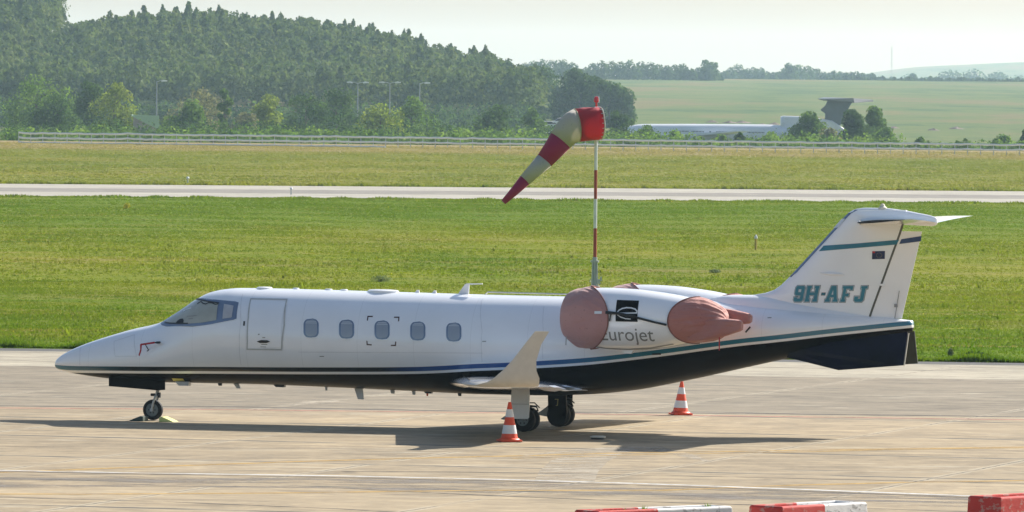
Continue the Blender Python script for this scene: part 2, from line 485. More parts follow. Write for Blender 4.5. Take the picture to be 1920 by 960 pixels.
YAW = R(16.2)
def concrete(name, base, var, joints=None, streak=0.5, jcol=(0.08, 0.07, 0.055)):
    """weathered paving; joints=(length, width) slab grid turned with the apron"""
    m, nt, b = new_mat(name)
    t = N(nt, 'ShaderNodeTexCoord'); P = t.outputs['Object']
    def mp(sc, rz=0.0):
        q = N(nt, 'ShaderNodeMapping'); q.inputs['Scale'].default_value = sc; q.inputs['Rotation'].default_value = (0, 0, rz)
        nt.links.new(P, q.inputs['Vector']); return q.outputs[0]
    big = noise(nt, mp((1, 1, 1)), 0.22, 4, 0.6)
    mid = noise(nt, mp((1, 0.9, 1), YAW), 1.1, 5, 0.7)
    fine = noise(nt, mp((0.5, 1, 1), YAW), 9.0, 4, 0.7)
    lo = tuple(x * (1 - var) for x in base); hi = tuple(min(0.9, x * (1 + var)) for x in base)
    c = ramp(nt, mid, [(0.3, lo), (0.5, base), (0.7, hi)])
    c = mixc(nt, 1.0, c, N_comb(nt, math_(nt, 'MULTIPLY_ADD', big, 0.5, 0.75)), 'MULTIPLY')
    c = mixc(nt, 1.0, c, N_comb(nt, math_(nt, 'MULTIPLY_ADD', fine, 1.0, 0.5)), 'MULTIPLY')
    # worn, brighter and darker streaks lengthwise
    sw = noise(nt, mp((0.30, 0.9, 1), YAW), 1.2, 6, 0.78)
    c = mixc(nt, ramp(nt, sw, [(0.54, (0, 0, 0)), (0.70, (streak,) * 3)]), c, tuple(min(0.9, x * 1.45) for x in base))
    sd = noise(nt, mp((0.13, 1.1, 1.7), YAW), 1.5, 5, 0.75)
    c = mixc(nt, ramp(nt, sd, [(0.55, (0, 0, 0)), (0.72, (streak,) * 3)]), c, tuple(x * 0.6 for x in base))
    m2 = noise(nt, mp((0.45, 0.85, 5), YAW), 1.6, 6, 0.72)
    c = mixc(nt, 1.0, c, N_comb(nt, ramp_f(nt, m2, 0.30, 0.70, 0.66, 1.30)), 'MULTIPLY')
    for zz_, sc2, wdt, amt2 in ((3, 0.55, 0.006, 0.5), (11, 1.3, 0.007, 0.35)):
        cr = noise(nt, mp((0.12, 1.0, zz_), YAW - 0.05), sc2, 3, 0.6)
        ca_ = math_(nt, 'ABSOLUTE', math_(nt, 'SUBTRACT', cr, 0.5))
        gate = noise(nt, mp((0.3, 0.5, zz_ + 1)), 0.5, 3, 0.6)
        hit_ = math_(nt, 'MULTIPLY', math_(nt, 'LESS_THAN', ca_, wdt), ramp_f(nt, gate, 0.48, 0.56, 0.0, amt2))
        c = mixc(nt, hit_, c, (0.07, 0.06, 0.05))
    for zz_, sc2 in ((21, 0.7),):
        cr = noise(nt, mp((0.10, 1.0, zz_), YAW), sc2, 4, 0.6)
        ca_ = math_(nt, 'ABSOLUTE', math_(nt, 'SUBTRACT', cr, 0.53))
        gate = noise(nt, mp((0.3, 0.5, zz_ + 1)), 0.6, 3, 0.6)
        c = mixc(nt, math_(nt, 'MULTIPLY', math_(nt, 'LESS_THAN', ca_, 0.009), ramp_f(nt, gate, 0.50, 0.58, 0.0, 0.5)), c, (0.60, 0.55, 0.45))
    ol = noise(nt, mp((0.8, 1, 1)), 0.9, 3, 0.5)
    c = mixc(nt, ramp(nt, ol, [(0.68, (0, 0, 0)), (0.76, (0.55,) * 3)]), c, tuple(x * 0.45 for x in base))
    pt = noise(nt, mp((0.25, 0.5, 9), YAW), 0.5, 2, 0.4)
    c = mixc(nt, ramp(nt, pt, [(0.56, (0, 0, 0)), (0.575, (0.28,) * 3)]), c, tuple(min(0.9, x * 1.3) for x in base))
    if joints:
        q = N(nt, 'ShaderNodeSeparateXYZ'); nt.links.new(mp((1, 1, 1), YAW), q.inputs[0])
        wob = math_(nt, 'MULTIPLY_ADD', noise(nt, P, 2.0, 3, 0.6), 0.10, 0.0)
        brk = noise(nt, P, 0.55, 3, 0.6)
        cell = N(nt, 'ShaderNodeTexWhiteNoise', noise_dimensions='2D')
        fx = math_(nt, 'FLOOR', math_(nt, 'MULTIPLY', q.outputs['X'], 1 / joints[0]))
        fy = math_(nt, 'FLOOR', math_(nt, 'MULTIPLY', q.outputs['Y'], 1 / joints[1]))
        cb = N(nt, 'ShaderNodeCombineXYZ'); nt.links.new(fx, cb.inputs[0]); nt.links.new(fy, cb.inputs[1]); nt.links.new(cb.outputs[0], cell.inputs['Vector'])
        c = mixc(nt, 1.0, c, N_comb(nt, math_(nt, 'MULTIPLY_ADD', cell.outputs['Value'], 0.16, 0.92)), 'MULTIPLY')
        for ax, L, wd, col, stn in (('X', joints[0], 0.13, (0.52, 0.46, 0.36), 0.55), ('X', joints[0], 0.022, jcol, 0.9), ('Y', joints[1], 0.30, (0.50, 0.44, 0.34), 0.4), ('Y', joints[1], 0.16, jcol, 0.9)):
            f = math_(nt, 'FRACT', math_(nt, 'MULTIPLY', math_(nt, 'ADD', q.outputs[ax], wob), 1 / L))
            dd = math_(nt, 'MULTIPLY', math_(nt, 'ABSOLUTE', math_(nt, 'SUBTRACT', f, 0.5)), L)
            hit = math_(nt, 'GREATER_THAN', dd, L / 2 - wd)
            k = math_(nt, 'MULTIPLY', hit, ramp(nt, brk, [(0.38, (0.15,) * 3), (0.55, (1,) * 3)]))
            c = mixc(nt, math_(nt, 'MULTIPLY', k, stn), c, col)
    c = mixc(nt, 1.0, c, (0.78, 0.765, 0.71), 'MULTIPLY')
    nt.links.new(c, b.inputs['Base Color'])
    b.inputs['Roughness'].default_value = 0.8
    b.inputs['Specular IOR Level'].default_value = 0.3
    bump(nt, b, fine, 0.25, 0.01)
    return m
M['concrete'] = concrete('apron_concrete', (0.37, 0.295, 0.195), 0.20, (5.0, 7.6), 0.6)
M['asphalt'] = concrete('apron_old_asphalt', (0.27, 0.228, 0.17), 0.18, (7.0, 14.0), 0.6)
M['shoulder'] = concrete('apron_pale_concrete', (0.42, 0.38, 0.305), 0.10, (6.0, 6.0), 0.3)
M['kerb'] = concrete('dark_kerb', (0.10, 0.10, 0.10), 0.2)
M['runway_edge'] = concrete('runway_pale_concrete', (0.42, 0.40, 0.36), 0.08, None, 0.3)
M['runway_mid'] = concrete('runway_worn_centre', (0.25, 0.235, 0.22), 0.12, None, 0.5)
def worn(name, col, under, amt, sc=1.2):
    m, nt, b = new_mat(name)
    f = noise(nt, objco(nt, (0.35, 1.1, 1), YAW), sc * 2, 6, 0.75)
    g = noise(nt, objco(nt, (1, 1, 1)), 7.0, 4, 0.7)
    c = mixc(nt, 1.0, col, N_comb(nt, math_(nt, 'MULTIPLY_ADD', g, 0.9, 0.5)), 'MULTIPLY')
    nt.links.new(c, b.inputs['Base Color']); b.inputs['Roughness'].default_value = 0.8; b.inputs['Specular IOR Level'].default_value = 0.3
    tr = N(nt, 'ShaderNodeBsdfTransparent'); mx = N(nt, 'ShaderNodeMixShader'); out = nt.nodes['Material Output']
    nt.links.new(ramp(nt, f, [(amt - 0.10, (0, 0, 0)), (amt + 0.08, (1, 1, 1))]), mx.inputs[0])
    nt.links.new(b.outputs[0], mx.inputs[1]); nt.links.new(tr.outputs[0], mx.inputs[2]); nt.links.new(mx.outputs[0], out.inputs['Surface'])
    return m
UND = (0.36, 0.295, 0.215)
M['line_yellow'] = worn('faded_yellow_line', (0.44, 0.28, 0.08), UND, 0.55)
M['line_red'] = worn('faded_red_line', (0.42, 0.20, 0.145), UND, 0.55)
M['line_white'] = worn('faded_white_line', (0.62, 0.62, 0.60), (0.30, 0.28, 0.26), 0.58)
M['tar'] = worn('tar_seam', (0.07, 0.065, 0.06), (0.24, 0.21, 0.17), 0.56)
M['pale_mark'] = worn('ground_off_old_marking', (0.40, 0.345, 0.26), UND, 0.52)
M['grey_band'] = worn('greyer_paving_band', (0.20, 0.175, 0.145), UND, 0.47, 0.5)

# ================================================================ TERRAIN
def sstep(t): t = np.clip(t, 0, 1); return t * t * (3 - 2 * t)
SKY_PX = [(-250, 20), (0, 5), (100, 10), (135, 55), (180, 45), (230, 35), (300, 28), (400, 25), (480, 35), (560, 40), (640, 50), (720, 65), (800, 85), (860, 98), (920, 110), (960, 125), (1000, 145), (1060, 165), (1200, 185), (2500, 190)]
D_PEAK = 1950.0
TREE_H = 9.6
_sx = [(p - 960) / FPX * D_PEAK for p, _ in SKY_PX]
_sz = [CAM_H + (horizon(p) - y) * D_PEAK / FPX - TREE_H for p, y in SKY_PX]
def terrain(x, y):
    x = np.asarray(x, float); y = np.asarray(y, float)
    base = np.interp(y, [0, 960, 1200, 1560, 1760, 2400, 3500, 4300, 6000, 30000], [0, 0, -2.6, -2.8, 0.0, 5.5, 14.0, 14.0, -15, -15])
    peak = np.maximum(np.interp(x, _sx, _sz), 0)
    hill = peak * sstep((y - 1640) / 310.0) * (1 - 0.6 * sstep((y - 2000) / 700.0))
    hill = np.where(x < 60, hill, 0)
    far = np.exp(-((y - 9500) / 900.0) ** 2) * np.interp(x, [300, 400, 440, 480, 620, 1200], [0, 46, 52, 58, 66, 75])
    return np.where(y > 5200, base + far, np.where(hill > 0.02, np.maximum(base, hill), base))
def build_terrain():
    ys = np.concatenate([[-400, -100, 50, 150, 300, 600, 900], np.arange(960, 2100, 20), np.arange(2120, 4400, 80), np.arange(4500, 7000, 400), np.arange(7000, 12001, 250), [14000]])
    xs = np.concatenate([[-6000, -3000, -1200, -600, -300], np.arange(-200, 120, 8), np.arange(130, 900, 30), [1200, 2500, 6000]])
    X, Y = np.meshgrid(xs, ys)
    Z = terrain(X, Y)
    V = np.stack([X.ravel(), Y.ravel(), Z.ravel()], 1)
    nx = len(xs); i, j = np.meshgrid(np.arange(nx - 1), np.arange(len(ys) - 1))
    a = (j * nx + i).ravel()
    F = np.stack([a, a + 1, a + 1 + nx, a + nx], 1)
    tag(mk_np('ground', V, F, M['ground'], smooth=True), kind='structure')
build_terrain()

def sheet(name, pts, z, mat, kind='structure', n=1):
    v = [(p[0], p[1], z) for p in pts]
    o = mk(name, v, [tuple(range(len(v)))], mat)
    if o.data.polygons[0].normal.z < 0: o.data.flip_normals()
    return tag(o, kind=kind)
def ext_line(p, q, e):             # ground line through two pixels, extended e metres each way
    a, b = gnd(*p), gnd(*q)
    d = (b - a).normalized()
    return a - d * e, b + d * e
# apron (front) ---- the three pavings, back to front
kb0, kb1 = ext_line((0, 653), (1920, 681), 60)
sh0, sh1 = ext_line((0, 658), (1920, 686), 60)
as0, as1 = ext_line((0, 686), (1920, 713), 60)
cc0, cc1 = ext_line((0, 763), (1920, 783), 60)
sheet('apron_kerb_strip', [kb0, kb1, sh1, sh0], 0.004, M['kerb'])
sheet('apron_shoulder', [sh0, sh1, as1, as0], 0.004, M['shoulder'])
sheet('apron_asphalt', [as0, as1, cc1, cc0], 0.004, M['asphalt'])
sheet('apron_concrete', [cc0, cc1, Vector((90, 20, 0)), Vector((-90, 20, 0))], 0.004, M['concrete'])
# markings
def stripe(name, pxs, width, mat, z=0.014, pxcoords=True):
    z = 0.0055 + (z - 0.010) * 0.12
    P = [gnd(*p) if pxcoords else Vector((p[0], p[1], 0)) for p in pxs]
    v = []
    for i, p in enumerate(P):
        d = (P[min(i + 1, len(P) - 1)] - P[max(i - 1, 0)]).normalized()
        nrm = Vector((-d.y, d.x, 0))
        w = width[i] if isinstance(width, (list, tuple)) else width
        v += [(p.x + nrm.x * w / 2, p.y + nrm.y * w / 2, z), (p.x - nrm.x * w / 2, p.y - nrm.y * w / 2, z)]
    f = [(2 * i, 2 * i + 1, 2 * i + 3, 2 * i + 2) for i in range(len(P) - 1)]
    return tag(mk(name, v, f, mat), kind='structure')
stripe('red_apron_line', [(-40, 765), (400, 768), (960, 775), (1500, 782), (1960, 788)], 0.35, M['line_red'])
stripe('tar_joint', [(-40, 761), (200, 763), (420, 763), (640, 767), (900, 772), (1300, 775), (1700, 779), (1960, 783)], 0.28, M['tar'], 0.016)
stripe('yellow_taxi_line', [(-40, 888), (110, 882), (330, 874), (560, 866), (760, 860), (980, 855), (1160, 850), (1500, 845), (1960, 838)], 0.28, M['line_yellow'])
stripe('yellow_taxi_line', [(-40, 927), (200, 927), (520, 925), (900, 920), (1240, 920), (1500, 910), (1700, 905), (1960, 901)], 0.30, M['line_yellow'], 0.018)
stripe('yellow_taxi_line', [(960, 860), (1250, 852), (1500, 848), (1700, 843), (1960, 840)], 0.16, M['line_yellow'], 0.020)
stripe('grey_paving_band', [(-60, 905), (300, 903), (700, 907), (1250, 925), (1960, 945)], 3.4, M['grey_band'], 0.010)
stripe('pale_cable_groove', [(-40, 882), (300, 888), (640, 893), (960, 900), (1280, 910), (1600, 922), (1960, 936)], 0.22, M['line_white'], 0.022)
stripe('dark_cable_groove', [(-40, 884), (300, 890), (640, 896), (960, 903), (1280, 913), (1600, 925), (1960, 939)], 0.16, M['tar'], 0.024)
stripe('expansion_joint', [(-40, 932), (300, 941), (640, 955), (760, 962)], 0.10, M['tar'], 0.022)
stripe('expansion_joint', [(640, 884), (960, 887), (1280, 893), (1600, 900), (1960, 908)], 0.12, M['tar'], 0.026)
stripe('expansion_joint', [(-40, 837), (640, 842), (1160, 845), (1500, 850), (1960, 858)], 0.05, M['tar'], 0.022)
stripe('expansion_joint', [(620, 915), (900, 929), (1200, 941), (1500, 950), (1960, 965)], 0.10, M['tar'], 0.028)
stripe('ground_off_marking', [(1058, 904), (1066, 885), (1085, 866), (1120, 850), (1170, 840), (1215, 838), (1250, 846)], [1.0, 1.0, 1.0, 0.9, 0.8, 0.6, 0.3], M['pale_mark'], 0.012)
stripe('ground_off_marking', [(1215, 840), (1270, 850), (1330, 866)], [0.5, 0.4, 0.1], M['pale_mark'], 0.013)
stripe('ground_off_marking', [(980, 855), (1080, 845), (1180, 838)], [0.1, 0.35, 0.3], M['pale_mark'], 0.015)
stripe('ground_off_marking', [(540, 760), (620, 752), (700, 757)], [0.1, 1.2, 0.1], M['pale_mark'], 0.013)
# runway
_rd = (gnd(1920, 370) - gnd(0, 356)).normalized()
def par_line(y, e=420):
    c = gnd(960, y); return c - _rd * e, c + _rd * e
r_f0, r_f1 = par_line(374.0)
r_a0, r_a1 = par_line(366.0)
r_b0, r_b1 = par_line(359.0)
r_c0, r_c1 = par_line(351.8)
sheet('runway_near_shoulder', [r_f0, r_f1, r_a1, r_a0], 0.006, M['runway_edge'])
sheet('runway', [r_a0, r_a1, r_b1, r_b0], 0.006, M['runway_mid'])
sheet('runway_far_shoulder', [r_b0, r_b1, r_c1, r_c0], 0.006, M['runway_edge'])

# ---- grass tufts
def tufts(name, y0, y1, dens, h, w, xmul=1.3, fn=None, seed=1):
    g = np.random.default_rng(seed)
    hw = 960 / FPX * xmul
    area = hw * (y1 ** 2 - y0 ** 2)
    n = int(area * dens)
    y = np.sqrt(g.random(n) * (y1 ** 2 - y0 ** 2) + y0 ** 2)
    x = (g.random(n) * 2 - 1) * hw * y
    if fn is not None:
        k = fn(x, y); x, y = x[k], y[k]; n = len(x)
    big = 0.5 + 0.5 * np.sin(x * 0.31 + np.sin(y * 0.13) * 2) * np.sin(y * 0.21 + np.cos(x * 0.17) * 2)
    hh = h * (0.35 + 0.7 * g.random(n) ** 1.5) * (0.55 + 0.9 * big)
    k = 3
    a = g.random((n, k)) * 6.283
    V = np.zeros((n, k, 3, 3))
    ww = w * (0.6 + 0.8 * g.random((n, k)))
    jx = x[:, None] + (g.random((n, k)) - 0.5) * w * 2; jy = y[:, None] + (g.random((n, k)) - 0.5) * w * 2
    dx, dy = np.cos(a) * ww / 2, np.sin(a) * ww / 2
    V[:, :, 0, 0] = jx - dx; V[:, :, 0, 1] = jy - dy
    V[:, :, 1, 0] = jx + dx; V[:, :, 1, 1] = jy + dy
    lean = hh[:, None] * 0.5
    V[:, :, 2, 0] = jx + (g.random((n, k)) - 0.5) * 2 * lean; V[:, :, 2, 1] = jy + (g.random((n, k)) - 0.5) * 2 * lean
    V[:, :, 2, 2] = hh[:, None] * (0.7 + 0.6 * g.random((n, k)))
    V[:, :, :, 2] += terrain(x, y)[:, None, None] - 0.01
    # each tuft shares one island colour through its blades
    F = np.arange(n * k * 3).reshape(-1, 3)
    return tag(mk_np(name, V.reshape(-1, 3), F, M['grass']), 'ragged green airfield grass with dry streaks and yellow flowers', 'grass', kind='stuff')
def side(a, b):                     # signed side of ground line a-b (positive = farther away)
    return lambda x, y: (b.x - a.x) * (y - a.y) - (b.y - a.y) * (x - a.x)
s_k = side(kb0, kb1); s_f = side(r_f0, r_f1); s_c = side(r_c0, r_c1)
tufts('grass', 180, 262, 60, 0.062, 0.036, fn=lambda x, y: s_k(x, y) > 0, seed=2)
tufts('grass', 262, 500, 17, 0.060, 0.060, fn=lambda x, y: s_f(x, y) < 0, seed=3)
tufts('grass', 195, 330, 0.12, 0.17, 0.10, fn=lambda x, y: s_k(x, y) > 8, seed=12)
tufts('grass', 470, 935, 3.2, 0.075, 0.15, fn=lambda x, y: s_c(x, y) > 0, seed=4)
# taller ragged margin at the kerb and both runway edges
def margin(name, a, b, n, off, h, w, seed):
    g = np.random.default_rng(seed)
    t = g.random(n); d = (b - a)
    x = a.x + d.x * t; y = a.y + d.y * t + g.random(n) ** 2 * off
    k = np.abs(x) < y * 0.09
    x, y = x[k], y[k]; n = len(x)
    cl = 0.5 + 0.5 * np.sin(x * 1.7 + 2 * np.sin(x * 0.6))
    hh = h * (0.4 + g.random(n)) * (0.5 + 0.9 * cl)
    a_ = g.random(n) * 6.283; ww = w * (0.5 + g.random(n))
    V = np.zeros((n, 3, 3))
    V[:, 0, 0] = x - np.cos(a_) * ww; V[:, 0, 1] = y - np.sin(a_) * ww
    V[:, 1, 0] = x + np.cos(a_) * ww; V[:, 1, 1] = y + np.sin(a_) * ww
    V[:, 2, 0] = x + (g.random(n) - 0.5) * hh; V[:, 2, 1] = y + (g.random(n) - 0.5) * hh; V[:, 2, 2] = hh
    F = np.arange(n * 3).reshape(-1, 3)
    tag(mk_np(name, V.reshape(-1, 3), F, M['grass']), 'taller uneven grass growing along the paving edge', 'grass', kind='stuff')
margin('edge_grass', *ext_line((0, 652), (1920, 680.5), 2), 40000, 1.6, 0.13, 0.016, 5)
margin('edge_grass', *par_line(374.5, 45), 12000, -5.0, 0.10, 0.05, 6)
margin('edge_grass', *par_line(351.5, 45), 12000, 6.0, 0.16, 0.07, 7)

# ================================================================ VEGETATION
def clump(centers, radii, n, size, g, flat=0.7):
    """n leaf quads scattered over blobs: returns V,F"""
    centers = np.asarray(centers, float); radii = np.asarray(radii, float)
    p = (radii[:, 0] * radii[:, 2]); p = p / p.sum()
    idx = g.choice(len(centers), n, p=p)
    d = g.normal(size=(n, 3)); d /= np.linalg.norm(d, axis=1)[:, None]
    r = (0.45 + 0.6 * g.random(n) ** 0.6)[:, None]
    P = centers[idx] + d * radii[idx] * r
    nn = d + 0.45 * g.normal(size=(n, 3))
    u = np.cross(nn, g.normal(size=(n, 3))); u /= (np.linalg.norm(u, axis=1)[:, None] + 1e-9)
    v = np.cross(u, nn); v /= (np.linalg.norm(v, axis=1)[:, None] + 1e-9)
    s = size * (0.5 + g.random(n))[:, None]
    V = np.stack([P - u * s / 2, P + v * s * flat / 2, P + u * s / 2, P - v * s * flat / 2], 1).reshape(-1, 3)
    return V
def quads(V): return np.arange(len(V)).reshape(-1, 4)
def tree(name, px, wpx, top, D, mat, label, cat='tree', group=None, shape='round', n=2600, leaf=0.42, base_y=None):
    n = int(n * 1.5)
    g = np.random.default_rng(int(px * 7 + wpx))
    p = at(px, top, D)
    zg = float(terrain(p.x, D))
    H = p.z - zg
    W = wpx * D / FPX
    root = empty(name, (p.x, D, zg))
    tag(root, label, cat, group)
    tb = MB()
    tr = max(0.08, 0.018 * H)
    tb.path([(0, 0, -0.3), (0.02 * H, 0, 0.25 * H), (-0.02 * H, 0.01 * H, 0.5 * H), (0.01 * H, 0, 0.85 * H)], [tr * 1.3, tr, tr * 0.7, tr * 0.2], 7)
    for k in range(7):
        a = k * 2.4; z0 = H * (0.28 + 0.07 * k)
        L = W * 0.36 * (1 - 0.08 * k)
        tb.path([(0, 0, z0), (math.cos(a) * L * 0.5, math.sin(a) * L * 0.5, z0 + H * 0.07), (math.cos(a) * L, math.sin(a) * L, z0 + H * 0.16)], [tr * 0.5, tr * 0.3, tr * 0.1], 5)
    tb.build('trunk', M['bark'], root, smooth=True)
    cs, rs = [], []
    nb = 20 if shape != 'column' else 12
    for i in range(nb):
        t = (i + 0.5) / nb                         # height fraction
        if shape == 'round': prof = math.sin(math.pi * min(1, 0.18 + 0.80 * t)) ** 0.6
        elif shape == 'cone': prof = (1.05 - t) ** 0.8 * (0.6 if t < 0.08 else 1)
        elif shape == 'low': prof = (1.06 - t) ** 0.55
        elif shape == 'column': prof = 0.8 * math.sin(math.pi * min(1, 0.1 + 0.85 * t)) ** 0.5
        else: prof = math.sin(math.pi * min(1, 0.30 + 0.68 * t)) ** 0.7
        a = g.random() * 6.283; rad = W * 0.5 * prof * (0.35 + 0.5 * g.random())
        br = W * (0.14 + 0.11 * g.random()) * (0.6 + 0.5 * prof)
        zz = H * (0.06 + 0.90 * t) - br * 0.6
        cs.append((math.cos(a) * rad, math.sin(a) * rad, max(zz, 0.05 * H)))
        rs.append((br * 1.15, br * 1.15, br * 0.9))
    V = clump(cs, rs, n, leaf, g)
    V[:, 2] = np.maximum(V[:, 2], 0.02)
    V[:, 2] *= H / max(V[:, 2].max(), 0.1)
    mk_np('crown', V, quads(V), mat, root)
    return root

# ---- forest on the hill (one mass)
def forest():
    g = np.random.default_rng(5)
    Vs = []
    rows = np.arange(1655, 1968, 4.6)
    cnt = 0
    for D in rows:
        xs = np.arange(-178, 16, 4.3) + g.normal(size=len(np.arange(-178, 16, 4.3))) * 1.2
        for x in xs:
            y = D + g.normal() * 1.3
            pxx = 960 + x / y * FPX
            if pxx > 1010 - (y - 1650) * 0.02: continue
            if pxx < -220: continue
            z = float(terrain(x, y))
            h = TREE_H * (0.80 + 0.36 * g.random()) * (1.0 if pxx > 110 or y < 1850 else 1.25)
            spire = g.random() < (0.16 if y > 1900 else 0.04)
            if spire: h *= 1.10 + 0.08 * g.random()
            lower = y < 1700
            h *= 1.1 if lower else 1.0
            r = h * (0.26 + 0.10 * g.random()) * (1.2 if lower else 1.0)
            nq = 150 if y < 1940 else 260
            t = g.random(nq) ** 0.8
            # ragged layered crown: broad shoulders, broken top
            prof = np.sqrt(np.clip(1.0 - ((t - 0.25) / 0.77) ** 2, 0.002, 1)) * (0.85 + 0.15 * np.cos(t * 9 + y))
            if spire: prof = prof * (1.05 - t) ** 0.5
            a = g.random(nq) * 6.283
            layer = 0.78 + 0.22 * np.sin(t * 26 + g.random() * 6)
            rr = r * prof * layer * np.sqrt(0.25 + 0.8 * g.random(nq)) * (1 + 0.25 * np.cos(a - g.random() * 6))
            P = np.stack([x + rr * np.cos(a), y + rr * np.sin(a), z + h * (0.38 + 0.62 * t * (1 - 0.12 * g.random(nq)))], 1)
            nn = np.stack([np.cos(a), np.sin(a), 0.55 + 0 * a], 1) + 0.5 * g.normal(size=(nq, 3))
            u = np.cross(nn, g.normal(size=(nq, 3))); u /= np.linalg.norm(u, axis=1)[:, None] + 1e-9
            v = np.cross(u, nn); v /= np.linalg.norm(v, axis=1)[:, None] + 1e-9
            v = v * 1.6
            s = (0.55 + 0.5 * g.random(nq))[:, None] * (0.62 if y > 1940 else 0.9)
            Vs.append(np.stack([P - u * s * 0.6, P + v * s * 0.35, P + u * s * 0.6, P - v * s * 0.35], 1).reshape(-1, 3))
            cnt += 1
    V = np.concatenate(Vs)
    tag(mk_np('forest', V, quads(V), M['fol_pine']), 'dense pine forest covering the hill on the left', 'forest', kind='stuff')
    print('forest trees', cnt)
forest()

# ---- low scrub behind the fence (one mass)
def scrub(name, segs, mat, label, seed, leaf=0.4, dens=30):
    g = np.random.default_rng(seed)
    Vs = []
    for px0, px1, top, D in segs:
        n = max(2, int((px1 - px0) / 14))
        for i in range(n):
            px = px0 + (px1 - px0) * (i + g.random()) / n
            tp = top + g.normal() * 4
            p = at(px, tp, D + g.normal() * 8)
            zg = float(terrain(p.x, p.y)); H = max(p.z - zg, 0.8)
            W = H * (0.5 + 0.4 * g.random())
            V = clump([(p.x, p.y, zg + H * 0.45), (p.x + W * 0.5, p.y, zg + H * 0.3), (p.x - W * 0.5, p.y, zg + H * 0.35)], [(W * 0.6, W * 0.6, H * 0.5), (W * 0.5, W * 0.5, H * 0.35), (W * 0.5, W * 0.5, H * 0.35)], int(dens * H * 2.2), leaf, g)
            V[:, 2] = np.maximum(V[:, 2], zg)
            Vs.append(V)
    V = np.concatenate(Vs)
    tag(mk_np(name, V, quads(V), mat), label, 'scrub', kind='stuff')
scrub('scrub', [(-30, 150, 238, 1020), (140, 250, 234, 1030), (250, 300, 248, 1000), (300, 520, 236, 1030), (520, 700, 240, 1020), (640, 900, 242, 1025), (840, 1010, 240, 1020), (1000, 1240, 245, 1015)], M['fol_green'], 'mid green scrub growing along the back of the fence', 21)
scrub('scrub', [(0, 200, 225, 1120), (180, 560, 222, 1130), (560, 860, 228, 1120), (780, 1060, 232, 1110), (1080, 1230, 236, 1100)], M['fol_dark'], 'dark undergrowth between the trees behind the fence', 22)
scrub('scrub', [(1180, 1300, 246, 1050), (1290, 1420, 259, 1020), (1400, 1480, 252, 1030), (1440, 1580, 246, 1040), (1540, 1700, 250, 1030), (1690, 1820, 266, 1010), (1800, 1940, 259, 1020)], M['fol_green'], 'low scrub behind the fence on the right', 23, dens=26)
# understorey that closes the forest foot
scrub('scrub', [(-40, 330, 185, 1640), (300, 700, 190, 1640), (650, 1000, 190, 1640)], M['fol_dark'], 'dark bushes along the foot of the hill forest', 24, leaf=0.7, dens=22)

BT = 'trees standing between the fence and the forest'
tree('broadleaf_tree', 70, 150, 138, 1240, M['fol_green'], 'broad green tree leftmost of those behind the fence', group=BT, n=4200)
tree('broadleaf_tree', 110, 120, 172, 1180, M['fol_dark'], 'low dark spreading tree in front of the leftmost broad green tree', group=BT, n=3400)
tree('broadleaf_tree', 170, 80, 150, 1230, M['fol_dark'], 'dark upright tree left of the shed with the green roof', group=BT, n=3000)
tree('broadleaf_tree', 216, 92, 150, 1200, M['fol_yellow'], 'pale olive tree touching the left end of the green roofed shed', group=BT, n=3000)
tree('broadleaf_tree', 374, 126, 162, 1230, M['fol_grey'], 'grey brown bushy tree behind the green one right of the shed', group=BT, n=3400)
tree('broadleaf_tree', 348, 96, 184, 1160, M['fol_green'], 'rounded green tree just right of the shed', group=BT, n=3000)
tree('slender_tree', 423, 34, 165, 1200, M['fol_green'], 'narrow upright green tree like a small column', group=BT, shape='column', n=1500)
tree('broadleaf_tree', 462, 60, 208, 1180, M['fol_grey'], 'low greyish bush between the slender tree and the yellowish tree', cat='bush', group=BT, n=1600)
tree('broadleaf_tree', 503, 72, 175, 1190, M['fol_yellow'], 'yellowish tree left of the widest dark tree', group=BT, n=3000)
tree('broadleaf_tree', 575, 110, 172, 1230, M['fol_dark'], 'dark rounded tree right of the yellowish tree', group=BT, n=3200)
tree('broadleaf_tree', 632, 118, 160, 1260, M['fol_dark'], 'widest dark tree left of the double lamp posts', group=BT, n=3800)
tree('broadleaf_tree', 715, 112, 193, 1150, M['fol_yellow'], 'yellow green rounded tree below the middle lamp post', group=BT, n=3200)
tree('broadleaf_tree', 772, 96, 178, 1220, M['fol_green'], 'green tree below the single armed lamp post on the right', group=BT, n=3000)
tree('broadleaf_tree', 925, 100, 195, 1180, M['fol_dark'], 'dark round tree left of the windsock tail', group=BT, n=3000)
tree('broadleaf_tree', 996, 54, 200, 1200, M['fol_green'], 'light slim tree beside the parked cars', group=BT, n=1900)
tree('broadleaf_tree', 1004, 136, 120, 1800, M['fol_dark'], 'large tree at the right end of the forest', group=BT, n=9000, leaf=0.65)
tree('broadleaf_tree', 938, 80, 112, 1850, M['fol_dark'], 'tree on the forest edge above the windsock', group=BT, n=7000, leaf=0.65)
tree('broadleaf_tree', 1088, 104, 126, 1720, M['fol_dark'], 'big domed tree behind the top of the windsock', group=BT, n=9000, leaf=0.6)
tree('broadleaf_tree', 1142, 96, 148, 1700, M['fol_dark'], 'rounded tree just right of the windsock beacon', group=BT, n=7500, leaf=0.6)
tree('broadleaf_tree', 1162, 62, 206, 1180, M['fol_dark'], 'small dark tree beside the windsock pole', group=BT, n=2200)
tree('bush', 1215, 66, 233, 1120, M['fol_green'], 'green bush at the front end of the stored airliner', 'bush', n=1700)
tree('bush', 1268, 44, 243, 1100, M['fol_green'], 'small bush hiding the lower front of the airliner hull', 'bush', n=1000)
tree('bush', 1388, 26, 246, 1100, M['fol_dark'], 'small dark bush before the middle of the airliner', 'bush', n=800)
tree('bush', 1353, 30, 251, 1100, M['fol_green'], 'low pale bush left of the small dark one', 'bush', n=700)
tree('bush', 1447, 44, 245, 1110, M['fol_green'], 'green bush before the rear hull of the airliner', 'bush', n=1300)
AT = 'trees in front of the airliner tail'
